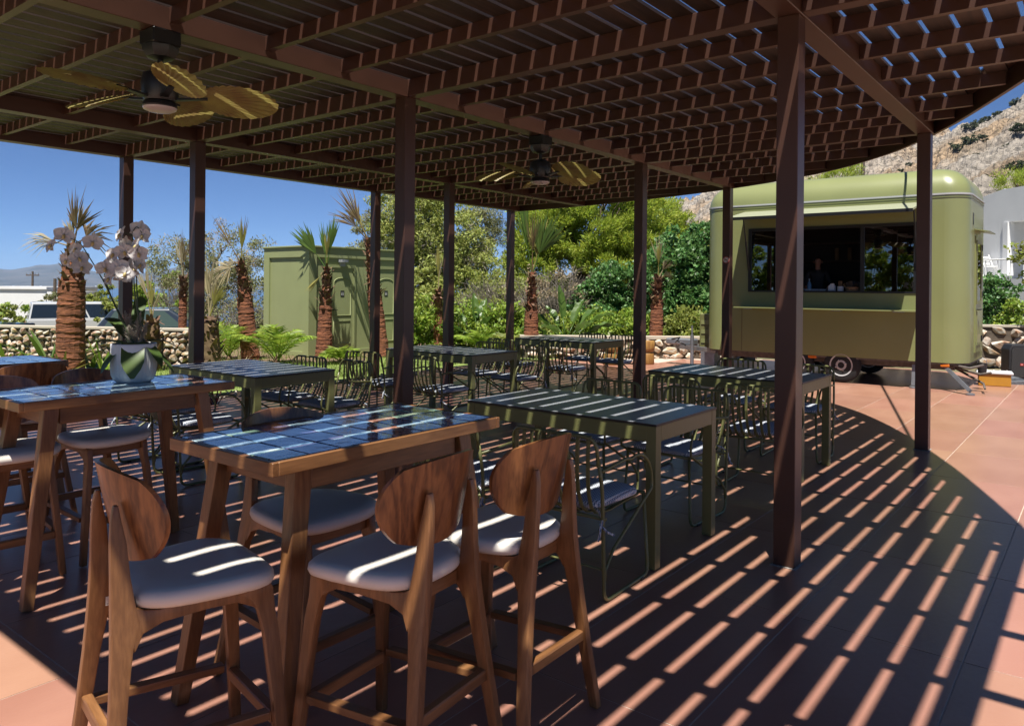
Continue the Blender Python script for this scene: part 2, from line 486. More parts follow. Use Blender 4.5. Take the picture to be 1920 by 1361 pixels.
# ================================================================ PERGOLA
ZB, ZJ, ZS, ZT = 2.985, 3.028, 3.12, 3.141
pergola = thing('pergola', 'large dark brown pergola with slatted roof on square posts over the terrace', 'pergola')
ARC = [(-9.14,11.74),(-8.7,11.72),(-7.55,11.63),(-6.46,11.42),(-5.5,11.2),(-4.65,10.93),(-3.8,10.55),(-2.95,10.06),(-2.5,9.69),(-2.11,9.27),(-1.8,8.9),(-1.53,8.49),(-1.31,8.13),(-1.07,7.69),(-0.83,7.18),(-0.45,6.35),(-0.07,5.38),(0.22,4.58),(0.32,3.8),(0.38,2.9),(0.47,2.4),(0.6,1.4),(0.7,0.2)]
def arc_x(y):
    return float(np.interp(y, [p[1] for p in ARC[::-1]], [p[0] for p in ARC[::-1]]))
def arc_y(x):
    return float(np.interp(x, [p[0] for p in ARC], [p[1] for p in ARC]))
PW = 0.115
post_m = MB().cbox(-PW/2, PW/2, -PW/2, PW/2, 0.004, ZB, 0.003).mesh('post', M_brown)
plate_m = MB().box(-PW/2-0.012, PW/2+0.012, -PW/2-0.012, PW/2+0.012, 0.0005, 0.004).mesh('base_plate', mat('sealant', (0.42,0.38,0.34), 0.8, var=0.3, vscale=30))
BX = [-9.08, -7.50, -4.39, -1.37]; BW = 0.14
for bx, ys in ((-9.08, (0.26,4.2,8.06,11.5)), (-7.50, (0.26,4.2,8.06)), (-4.39, (0.26,4.2,8.06,10.70)), (-1.37, (0.26,4.2,8.06))):
    for y in ys:
        po = obj('post', post_m, pergola, (bx, y, 0))
        obj('base_plate', plate_m, po)
for bx in BX:
    y1 = arc_y(bx) - 0.05
    MB().cbox(bx-BW/2, bx+BW/2, 0.2, y1, ZB, ZS-0.001, 0.003).build('beam', M_brown, pergola)
BAYS = [(BX[0]+BW/2, BX[1]-BW/2), (BX[1]+BW/2, BX[2]-BW/2), (BX[2]+BW/2, BX[3]-BW/2), (BX[3]+BW/2, 9)]
for y in (0.26, 4.2, 8.06):
    for a, b in BAYS:
        b = min(b, arc_x(y)-0.02)
        if b - a > 0.1:
            MB().cbox(a+0.001, b, y-0.05, y+0.05, ZB+0.004, ZS-0.001, 0.003).build('cross_beam', M_brown, pergola)
JY = [0.95, 1.62, 2.26, 2.90, 3.52, 4.76, 5.375, 6.0, 6.63, 7.245, 7.64, 8.68, 9.30, 9.92, 10.54, 11.16]
for y in JY:
    for a, b in BAYS:
        if y > 8 and False: pass
        b = min(b, arc_x(y)-0.02)
        if b - a > 0.1:
            MB().box(a+0.001, b, y-0.024, y+0.024, ZJ, ZS-0.0005).build('joist', M_brown, pergola)
PITCH, GAP = 0.168, 0.032
gx = -1.743
k0 = int(math.floor((0.25-gx)/PITCH)); 
k1 = int(math.floor((gx+9.12)/PITCH))
for k in range(-k1-1, k0+1):
    x0 = gx + k*PITCH + GAP/2; x1 = x0 + PITCH - GAP
    if k == -15: x0 -= 0.042
    if k == -16: x1 -= 0.042
    x0 = max(x0, -9.12); 
    if x1 > 0.3 or x1-x0 < 0.04: continue
    y1 = min(arc_y(x0), arc_y(x1)) - 0.025
    MB().box(x0, x1, 0.205, y1, ZS, ZT).build('slat', M_slat, pergola)
# the last boards on the right only reach back to the second cross beam
for k in range(k0+1, k0+2):
    x0 = gx + k*PITCH + GAP/2
    if arc_y(x0) > 4.3 and x0+0.1 < arc_x(4.15):
        MB().box(x0, arc_x(4.3)-0.02, 4.15, arc_y(x0)-0.02, ZS, ZT).build('slat', M_slat, pergola)
# fascia boards: left edge, front edge, curved right edge
MB().box(-9.165, -9.139, 0.17, 11.76, ZB+0.003, 3.18).build('fascia', M_brown, pergola)
MB().box(-9.165, 0.72, 0.17, 0.199, ZB+0.003, 3.18).build('fascia', M_brown, pergola)
fa = MB()
pts = []
for i in range(len(ARC)-1):
    n = 3
    for t in range(n): pts.append(Vector((ARC[i][0]+(ARC[i+1][0]-ARC[i][0])*t/n, ARC[i][1]+(ARC[i+1][1]-ARC[i][1])*t/n, 0)))
pts.append(Vector((*ARC[-1], 0)))
sm = [pts[0]] + [(pts[i-1]+pts[i]*2+pts[i+1])/4 for i in range(1, len(pts)-1)] + [pts[-1]]
fv = []
for i, p in enumerate(sm):
    t = (sm[min(i+1,len(sm)-1)]-sm[max(i-1,0)]).normalized(); nn = Vector((-t.y, t.x, 0))
    for off, z in ((0.0,ZB+0.005),(0.03,ZB+0.005),(0.03,3.20),(0.0,3.20)):
        fv.append((p.x+nn.x*off, p.y+nn.y*off, z))
ff = []
for i in range(len(sm)-1):
    for k in range(4): ff.append((i*4+k, i*4+(k+1)%4, (i+1)*4+(k+1)%4, (i+1)*4+k))
fa.add(fv, ff).build('curved_fascia', M_brown, pergola, smooth=True)
sv = []
for i, p in enumerate(sm):
    t = (sm[min(i+1,len(sm)-1)]-sm[max(i-1,0)]).normalized(); nn = Vector((t.y, -t.x, 0))
    if nn.y > 0 and i < 20: nn = -nn
    if i >= 20 and nn.x > 0: nn = -nn
    w_ = 0.17 if p.y > 4.3 else 0.02
    for off, z in ((-0.002,ZT+0.001),(w_,ZT+0.001),(w_,ZT+0.016),(-0.002,ZT+0.016)):
        sv.append((p.x+nn.x*off, p.y+nn.y*off, z))
MB().add(sv, ff).build('curved_soffit', M_brown, pergola)
# round no-smoking sticker on a post
M_signred = mat('sign_red', (0.55,0.06,0.05), 0.4)
M_signwhite = mat('sign_white', (0.75,0.74,0.70), 0.4)
sg = thing('round_sign', 'small round no-smoking sign fixed to the brown post left of the food trailer', 'sign', (-4.39+0.005, 10.70-PW/2-0.001, 1.93))
MB().lathe([(0.05,0),(0.05,0.003)], 28).build('sign_disc', M_signwhite, sg, rot=(PI/2,0,0))
rg = MB()
rv = []
for k in range(28):
    a = 2*PI*k/28
    rv += [(0.05*math.cos(a), -0.0045, 0.05*math.sin(a)), (0.041*math.cos(a), -0.0045, 0.041*math.sin(a))]
rg.add(rv, [(2*k, 2*((k+1)%28), 2*((k+1)%28)+1, 2*k+1) for k in range(28)]).build('red_ring', M_signred, sg)
MB().bar((-0.03,-0.0046,0.03), (0.03,-0.0046,-0.03), 0.007, 0.001, up=(0,1,0)).build('red_bar', M_signred, sg)
MB().box(-0.026,0.02,-0.0044,-0.0040,-0.005,0.005).build('cigarette_symbol', M_black, sg)

# ---------------------------------------------------------------- ceiling fans
M_fanleaf = mat('palm_leaf_blade', (0.46,0.42,0.12), 0.5, col2=(0.32,0.22,0.08), vscale=6, trans=0.35)
M_lens = mat('milk_glass', (0.62,0.55,0.56), 0.3)
def make_fan():
    f = thing('ceiling_fan', 'black ceiling fan with palm-leaf blades hanging nearest the camera', 'ceiling fan', (0,0,0), 0, 'ceiling fans under the pergola')
    MB().cbox(-0.085,0.085,-0.085,0.085,-0.09,-0.001,0.008).build('mounting_box', M_black, f)
    MB().lathe([(0.03,-0.17),(0.075,-0.155),(0.095,-0.12),(0.1,-0.092),(0.05,-0.091)], 14, flute=lambda a,z: 1+0.05*math.cos(7*a)).build('canopy', M_black, f, smooth=True)
    MB().lathe([(0.016,-0.26),(0.016,-0.15)], 12).build('downrod', M_black, f, smooth=True)
    MB().lathe([(0.05,-0.42),(0.085,-0.41),(0.1,-0.38),(0.105,-0.3),(0.095,-0.255),(0.06,-0.235),(0.025,-0.225)], 24).build('motor', M_black, f, smooth=True)
    k = MB().lathe([(0.088,-0.455),(0.096,-0.44),(0.09,-0.418),(0.05,-0.415)], 24).build('light_kit', M_black, f, smooth=True)
    MB().lathe([(0.03,-0.472),(0.07,-0.468),(0.09,-0.458),(0.094,-0.448)], 24).build('light_lens', M_lens, k, smooth=True)
    # one palm-leaf blade in its own frame, x outwards
    n, mrows = 53, 6
    vs = []
    for j in range(mrows):
        t = j/(mrows-1)
        for i in range(n):
            q = i/(n-1)*2-1
            a = q*1.32
            rr = (2*math.cos(a)/0.235)/((math.cos(a)/0.235)**2 + (math.sin(a)/0.150)**2)*(1.0 if i % 2 else 0.985)
            rr = max(rr, 0.03)
            vs.append((t*rr*math.cos(a), t*rr*math.sin(a), 0.0042*t*(1 if i % 2 else -1) - 0.10*(t*rr)**2 - 0.25*(t*rr*math.sin(a))**2))
    bm_ = MB().add(vs, [(j*n+i, j*n+i+1, (j+1)*n+i+1, (j+1)*n+i) for j in range(mrows-1) for i in range(n-1)]).mesh('blade', M_fanleaf)
    arm_m = MB().bar((0.07,0,-0.395),(0.26,0,-0.372),0.05,0.012,0.03,0.01,up=(0,0,1)).mesh('blade_arm', M_black)
    for i in range(5):
        a = YAW + 0.35 + i*2*PI/5
        bl = obj('blade', bm_, f, (0.2*math.cos(a), 0.2*math.sin(a), -0.368), Euler((rad(-26),0,a)))
        obj('blade_arm', arm_m, f, None, (0,0,a))
    return f
fan = make_fan(); kids(fan)
fan.location = (-4.39, 2.22, ZB)
copy_tree(fan, (-4.39, 6.02, ZB), 0.05, 'black ceiling fan with palm-leaf blades farther back, above the middle tables')
# ================================================================ DINING TABLES
def make_table():
    t = thing('dining_table', 'x', 'table', group='olive framed dining tables')
    L, W, Hh = 1.34, 0.79, 0.78
    tt = MB().cbox(-L/2, L/2, -W/2, W/2, Hh-0.013, Hh-0.0012, 0.001).build('tabletop', M_black, t)
    MB().box(-L/2+0.003, L/2-0.003, -W/2+0.003, W/2-0.003, Hh-0.0011, Hh).build('top_sheet', M_slate, tt)
    for sx in (-1,1):
        for sy in (-1,1):
            x = sx*(L/2-0.033); y = sy*(W/2-0.033)
            MB().cbox(x-0.03, x+0.03, y-0.03, y+0.03, 0.004, Hh-0.0135, 0.002).build('leg', M_olive, t)
    for sy in (-1,1):
        y = sy*(W/2-0.033)
        MB().cbox(-L/2+0.064, L/2-0.064, y-0.029, y+0.029, Hh-0.098, Hh-0.0140, 0.002).build('apron', M_olive, t)
    for sx in (-1,1):
        x = sx*(L/2-0.033)
        MB().cbox(x-0.029, x+0.029, -W/2+0.064, W/2-0.064, Hh-0.098, Hh-0.0140, 0.002).build('apron', M_olive, t)
    return t
TABLES = [
    ((-2.545, 4.03), 'olive dining table with slate top nearest the camera, left of the front post'),
    ((-2.525, 6.42), 'olive dining table behind the front post, nearest the food trailer'),
    ((-5.93, 3.83), 'olive dining table on the left, in front of the green cabin, near the lawn'),
    ((-5.95, 6.44), 'olive dining table right of the big middle post, before the farthest one'),
    ((-6.02, 8.98), 'farthest olive dining table, by the back corner post and banana plant'),
]
t0 = make_table(); kids(t0)
for i, ((x, y), lab) in enumerate(TABLES):
    if i == 0:
        t0.location = (x, y, 0); t0['label'] = lab
    else:
        copy_tree(t0, (x, y, 0), 0, lab)

# ================================================================ WIRE CHAIRS
def cushion_mat():
    m = bpy.data.materials.new('woven_cushion'); m.use_nodes = True
    nt = m.node_tree; nt.nodes.clear(); N = nt.nodes.new; L = nt.links.new
    out = N('ShaderNodeOutputMaterial'); b = N('ShaderNodeBsdfPrincipled'); L(b.outputs[0], out.inputs[0])
    b.inputs['Roughness'].default_value = 0.9
    tc = N('ShaderNodeTexCoord'); sp = N('ShaderNodeSeparateXYZ'); L(tc.outputs['Object'], sp.inputs[0])
    def tri(sock, per, off=0.0):
        a = N('ShaderNodeMath'); a.operation = 'MULTIPLY_ADD'; a.inputs[1].default_value = 2*PI/per; a.inputs[2].default_value = off; L(sock, a.inputs[0])
        s = N('ShaderNodeMath'); s.operation = 'SINE'; L(a.outputs[0], s.inputs[0]); return s.outputs[0]
    s1 = tri(sp.outputs[0], 0.014); s2 = tri(sp.outputs[1], 0.016)
    mu = N('ShaderNodeMath'); mu.operation = 'MULTIPLY'; L(s1, mu.inputs[0]); L(s2, mu.inputs[1])
    ad = N('ShaderNodeMath'); ad.operation = 'MULTIPLY_ADD'; ad.inputs[1].default_value = 0.75; L(s1, ad.inputs[0]); L(mu.outputs[0], ad.inputs[2])
    r = N('ShaderNodeMapRange'); r.inputs[1].default_value = -0.35; r.inputs[2].default_value = 0.35; L(ad.outputs[0], r.inputs[0])
    mx = N('ShaderNodeMix'); mx.data_type = 'RGBA'; mx.inputs[6].default_value = (0.11,0.15,0.22,1); mx.inputs[7].default_value = (0.66,0.67,0.68,1)
    L(r.outputs[0], mx.inputs[0]); L(mx.outputs[2], b.inputs['Base Color'])
    bp = N('ShaderNodeBump'); bp.inputs['Strength'].default_value = 0.4; bp.inputs['Distance'].default_value = 0.003; L(ad.outputs[0], bp.inputs['Height']); L(bp.outputs[0], b.inputs['Normal'])
    return m
M_cushion = cushion_mat()
def ribbon(mb, pts, side, w, th=0.004):
    """flat strip along pts, width w along 'side'"""
    pts = [Vector(p) for p in pts]; side = Vector(side)
    vs = []
    for i, p in enumerate(pts):
        t = (pts[min(i+1,len(pts)-1)]-pts[max(i-1,0)]).normalized()
        nn = t.cross(side).normalized()
        for a, b in ((-1,-1),(1,-1),(1,1),(-1,1)):
            vs.append(p + side*a*w/2 + nn*b*th/2)
    fs = [(0,3,2,1)]
    n = len(pts)
    for i in range(n-1):
        for k in range(4): fs.append((i*4+k, i*4+(k+1)%4, (i+1)*4+(k+1)%4, (i+1)*4+k))
    fs.append(tuple((n-1)*4+k for k in range(4)))
    mb.add(vs, fs)
def make_chair():
    c = thing('wire_chair', 'x', 'chair', group='olive wire chairs around the dining tables')
    r = 0.0095
    w = 0.255
    # side frames: sled, rear upright; arms with brace
    for s in (-1, 1):
        sled = fillet([(s*0.225,0.215,0.44), (s*0.245,0.235,0.010), (s*w,-0.235,0.010), (s*w,-0.262,0.55), (s*(w-0.008),-0.285,0.68)], 0.055)
        MB().tube(sled, r, 7).build('side_frame', M_olive, c, smooth='all')
        a = [(s*w,-0.268,0.635), (s*w,-0.03,0.655)] + [(s*w, 0.085+0.17*math.sin(q), 0.485+0.17*math.cos(q)) for q in np.linspace(-0.35,1.75,9)] + [(s*w,-0.15,0.24), (s*w,-0.225,0.16), (s*w,-0.236,0.10)]
        MB().tube(a, 0.0085, 6).build('arm', M_olive, c, smooth='all')
        for y in (0.15, -0.15):
            MB().cbox(s*0.25-0.011, s*0.25+0.011, y-0.016, y+0.016, 0.0005, 0.013, 0.002).build('foot_pad', M_blackp, c)
    top = fillet([(-w+0.008,-0.285,0.66), (-w+0.012,-0.30,0.80), (w-0.012,-0.30,0.80), (w-0.008,-0.285,0.66)], 0.09, 6)
    top = [Vector((p.x, p.y - 0.03*(1-(p.x/w)**2), p.z)) for p in top]
    MB().tube(top, r, 7).build('top_rail', M_olive, c, smooth='all')
    MB().tube([(-0.225,0.215,0.432),(0.225,0.215,0.432)], r, 7).build('front_rail', M_olive, c, smooth='all')
    MB().tube([(-w,-0.225,0.40),(w,-0.225,0.40)], r, 7).build('rear_rail', M_olive, c, smooth='all')
    MB().tube([(-w,-0.232,0.16),(w,-0.232,0.16)], 0.006, 6).build('stretcher', M_olive, c, smooth='all')
    for i in range(9):
        q = (i-4)/4.0
        x = q*0.208
        yb = -0.03*(1-q*q)
        pts = [(x, -0.302+yb, 0.803), (x*1.0, -0.314+yb, 0.785), (x, -0.317+yb, 0.72), (x*0.985, -0.312+yb, 0.62), (x*0.96,-0.295+yb*0.8,0.53), (x*0.94,-0.262+yb*0.5,0.455),
               (x*0.94,-0.215+yb*0.2,0.415), (x*0.95,-0.10,0.408), (x*0.98,0.1,0.425), (x,0.215,0.437)]
        pts = [Vector(p) for p in pts]
        mb = MB(); ribbon(mb, pts, (1,0,0), 0.019, 0.006)
        mb.build('back_slat', M_olive, c)
    # cushion: rounded pad
    n = 14
    mb = MB()
    vs = []
    outline = []
    for k in range(40):
        a = 2*PI*k/40
        e = 0.32
        ca, sa_ = math.cos(a), math.sin(a)
        outline.append((0.222*abs(ca)**e*(1 if ca>=0 else -1), 0.222*abs(sa_)**e*(1 if sa_>=0 else -1)))
    layers = [(0.93,0.428),(1.0,0.436),(1.01,0.448),(0.985,0.458),(0.93,0.464),(0.6,0.468),(0.25,0.467)]
    for sc, z in layers:
        for x, y in outline:
            wv = 1 - 0.10*(-y/0.222*0.5+0.5)
            vs.append((x*sc*wv, y*sc-0.01, z + 0.006*math.sin(9*x+5*y)*(sc < 0.95) - 0.006*(y<0)*0))
    fs = []
    m_ = len(outline)
    for j in range(len(layers)-1):
        for k in range(m_): fs.append((j*m_+k, j*m_+(k+1)%m_, (j+1)*m_+(k+1)%m_, (j+1)*m_+k))
    fs.append(tuple(range(m_-1,-1,-1))); fs.append(tuple((len(layers)-1)*m_+k for k in range(m_)))
    cu = mb.add(vs, fs).build('seat_cushion', M_cushion, c, smooth='all')
    for s in (-1, 1):
        x = s*0.232
        tie = MB()
        tie.tube(fillet([(s*0.195,-0.225,0.445),(s*0.235,-0.243,0.43),(s*0.262,-0.262,0.40),(s*0.25,-0.28,0.36)],0.02), 0.006, 5)
        tie.tube(fillet([(s*0.25,-0.27,0.385),(s*0.275,-0.25,0.35),(s*0.305,-0.23,0.335)],0.02), 0.006, 5)
        tie.tube(fillet([(s*0.25,-0.27,0.39),(s*0.262,-0.29,0.35),(s*0.255,-0.30,0.315)],0.02), 0.006, 5)
        tie.build('tie', M_cushion, cu, smooth='all')
    return c
# back centre given by (x, y of backrest), dir +1 faces +y (near side of its table), -1 faces -y
CHAIRS = [
    (-2.13, 3.03, 1, 0.02, 'olive wire chair at the nearest dining table, camera side, right of the bar stools'),
    (-2.80, 2.98, 1, -0.04, 'olive wire chair at the nearest dining table, half hidden by the tiled bar table'),
    (-2.93, 4.98, -1, 0.03, 'left of two olive wire chairs behind the nearest dining table'),
    (-2.28, 4.99, -1, -0.05, 'right of two olive wire chairs behind the nearest dining table'),
    (-2.72, 5.50, 1, 0.0, 'left of two olive wire chairs before the table behind the front post'),
    (-2.08, 5.42, 1, 0.06, 'right of two olive wire chairs before the table behind the front post'),
    (-2.86, 7.36, -1, 0.0, 'olive wire chair with its back to the trailer, left of the front post'),
    (-2.20, 7.28, -1, 0.02, 'olive wire chair with its back to the trailer wheel, right of the front post'),
    (-5.62, 2.86, 1, -0.10, 'olive wire chair under the corner of the orchid bar table, right one of two'),
    (-6.25, 2.90, 1, 0.08, 'olive wire chair behind the orchid bar table legs, left one of two'),
    (-6.17, 4.66, -1, 0.05, 'olive wire chair on the cabin side of the left dining table, farther one'),
    (-5.53, 4.68, -1, -0.06, 'olive wire chair on the cabin side of the left dining table, nearer the middle post'),
    (-5.42, 5.43, 1, -0.03, 'olive wire chair just right of the big middle post, camera side of its table'),
    (-6.28, 5.36, 1, 0.16, 'olive wire chair partly hidden behind the big middle post, against the palm trunk'),
    (-6.15, 7.42, -1, 0.02, 'left olive wire chair behind the table right of the middle post'),
    (-5.50, 7.36, -1, -0.08, 'right olive wire chair behind the table right of the middle post'),
    (-5.62, 8.00, 1, 0.05, 'olive wire chair in front of the farthest table, right one of two'),
    (-6.42, 7.95, 1, -0.04, 'olive wire chair in front of the farthest table, left one by the corner post'),
    (-6.22, 9.95, -1, 0.0, 'olive wire chair behind the farthest table, left one by the planter wall'),
    (-5.62, 9.88, -1, 0.05, 'olive wire chair behind the farthest table, right one beside the log stools'),
]
ch0 = make_chair(); kids(ch0)
for i, (x, y, dr, rot, lab) in enumerate(CHAIRS):
    loc = (x, y + dr*0.31, 0); rz = (0 if dr > 0 else PI) + rot
    if i == 0:
        ch0.location = loc; ch0.rotation_euler = (0,0,rz); ch0['label'] = lab
    else:
        copy_tree(ch0, loc, rz, lab)

# ================================================================ TILED BAR TABLES
def glaze(name, c1, c2, c3):
    m = bpy.data.materials.new(name); m.use_nodes = True
    nt = m.node_tree; nt.nodes.clear(); N = nt.nodes.new; L = nt.links.new
    out = N('ShaderNodeOutputMaterial'); b = N('ShaderNodeBsdfPrincipled'); L(b.outputs[0], out.inputs[0])
    b.inputs['Roughness'].default_value = 0.08; b.inputs['IOR'].default_value = 1.9; b.inputs['Coat Weight'].default_value = 0.5; b.inputs['Coat Roughness'].default_value = 0.03
    tc = N('ShaderNodeTexCoord'); oi = N('ShaderNodeObjectInfo'); cb = N('ShaderNodeCombineXYZ')
    for i in range(3): L(oi.outputs['Random'], cb.inputs[i])
    vm = N('ShaderNodeVectorMath'); vm.operation = 'MULTIPLY_ADD'; vm.inputs[1].default_value = (31,47,59)
    L(cb.outputs[0], vm.inputs[0]); L(tc.outputs['Object'], vm.inputs[2])
    mp = N('ShaderNodeMapping'); mp.inputs['Scale'].default_value = (1,0.35,1); L(vm.outputs[0], mp.inputs[0])
    n = N('ShaderNodeTexNoise'); n.inputs['Scale'].default_value = 22; n.inputs['Detail'].default_value = 3; n.inputs['Distortion'].default_value = 1.5; L(mp.outputs[0], n.inputs['Vector'])
    cr = N('ShaderNodeValToRGB'); e = cr.color_ramp.elements
    e[0].position = 0.36; e[0].color = (*c1,1); e[1].position = 0.62; e[1].color = (*c3,1)
    q = cr.color_ramp.elements.new(0.50); q.color = (*c2,1)
    L(n.outputs[0], cr.inputs[0]); L(cr.outputs[0], b.inputs['Base Color'])
    n2 = N('ShaderNodeTexNoise'); n2.inputs['Scale'].default_value = 14; L(vm.outputs[0], n2.inputs['Vector'])
    bp = N('ShaderNodeBump'); bp.inputs['Strength'].default_value = 0.16; bp.inputs['Distance'].default_value = 0.01; L(n2.outputs[0], bp.inputs['Height']); L(bp.outputs[0], b.inputs['Normal'])
    return m
GLAZES = [glaze('blue_glaze', (0.015,0.035,0.08), (0.13,0.25,0.38), (0.30,0.44,0.54)), glaze('pale_blue_glaze', (0.03,0.07,0.12), (0.32,0.45,0.52), (0.50,0.58,0.60)),
          glaze('green_glaze', (0.03,0.07,0.07), (0.22,0.36,0.28), (0.42,0.50,0.36)), glaze('terracotta_glaze', (0.10,0.06,0.06), (0.45,0.20,0.13), (0.52,0.36,0.27)),
          glaze('violet_glaze', (0.02,0.02,0.06), (0.10,0.11,0.24), (0.25,0.22,0.30))]
M_tgrout = mat('dark_grout', (0.02,0.025,0.035), 0.7)
def make_bar_table(name, label, x0, x1, y0, y1, seed):
    rng = random.Random(seed)
    Hh = 0.957; T = 0.044
    L, W = x1-x0, y1-y0
    t = thing(name, label, 'bar table', ((x0+x1)/2, (y0+y1)/2, 0), 0, 'tiled bar tables')
    a, b = L/2, W/2
    MB().box(-a+0.014, a-0.014, -b+0.014, b-0.014, Hh-T+0.004, Hh-0.0085).build('tile_bed', M_tgrout, t)
    for (xa, xb, ya, yb, m_) in ((-a,a,-b,-b+0.022,M_walnut_x), (-a,a,b-0.022,b,M_walnut_x), (-a,-a+0.022,-b+0.0225,b-0.0225,M_walnut_y), (a-0.022,a,-b+0.0225,b-0.0225,M_walnut_y)):
        MB().cbox(xa, xb, ya, yb, Hh-T, Hh, 0.002).build('edge_band', m_, t)
    nx, ny = 4, max(5, int(round((W-0.05)/0.138)))
    tw, tl = (L-0.048)/nx, (W-0.048)/ny
    meshes = [MB().cbox(-tw/2+0.0034, tw/2-0.0034, -tl/2+0.0034, tl/2-0.0034, -0.008, 0.0, 0.0022).mesh('glazed_tile', g) for g in GLAZES]
    for i in range(nx):
        for j in range(ny):
            k = rng.choices(range(5), (28, 36, 11, 10, 15))[0]
            obj('glazed_tile', meshes[k], t, (-a+0.024+(i+0.5)*tw, -b+0.024+(j+0.5)*tl, Hh-0.0005 + rng.uniform(-0.0007,0.0007)), (rng.uniform(-0.006,0.006), rng.uniform(-0.006,0.006), 0))
    # splayed legs
    for sx in (-1,1):
        for sy in (-1,1):
            top = (sx*(a-0.085), sy*(b-0.16), Hh-T-0.001); bot = (sx*(a-0.01), sy*(b-0.04), 0.004)
            MB().bar(bot, top, 0.048, 0.048, 0.058, 0.066, up=(0,1,0)).build('leg', M_walnut, t, bevel=0.004)
    for sx in (-1,1):
        MB().cbox(sx*(a-0.086)-0.014, sx*(a-0.086)+0.014, -b+0.197, b-0.197, Hh-T-0.085, Hh-T-0.001, 0.003).build('apron', M_walnut_y, t)
    for sy in (-1,1):
        y = sy*(b-0.165)
        MB().cbox(-a+0.118, a-0.118, y-0.014, y+0.014, Hh-T-0.085, Hh-T-0.001, 0.003).build('apron', M_walnut_x, t)
    return t
make_bar_table('bar_table', 'bar table with empty glossy blue tiled top among the front stools', -2.62, -2.00, 1.37, 2.47, 5)
make_bar_table('bar_table', 'tall wooden bar table with blue tiled top carrying the potted white orchid', -4.46, -3.87, 1.32, 2.40, 8)
make_bar_table('bar_table', 'tall wooden bar table with tiled top at the left edge, behind the orchid table', -6.42, -5.80, 1.22, 2.29, 13)

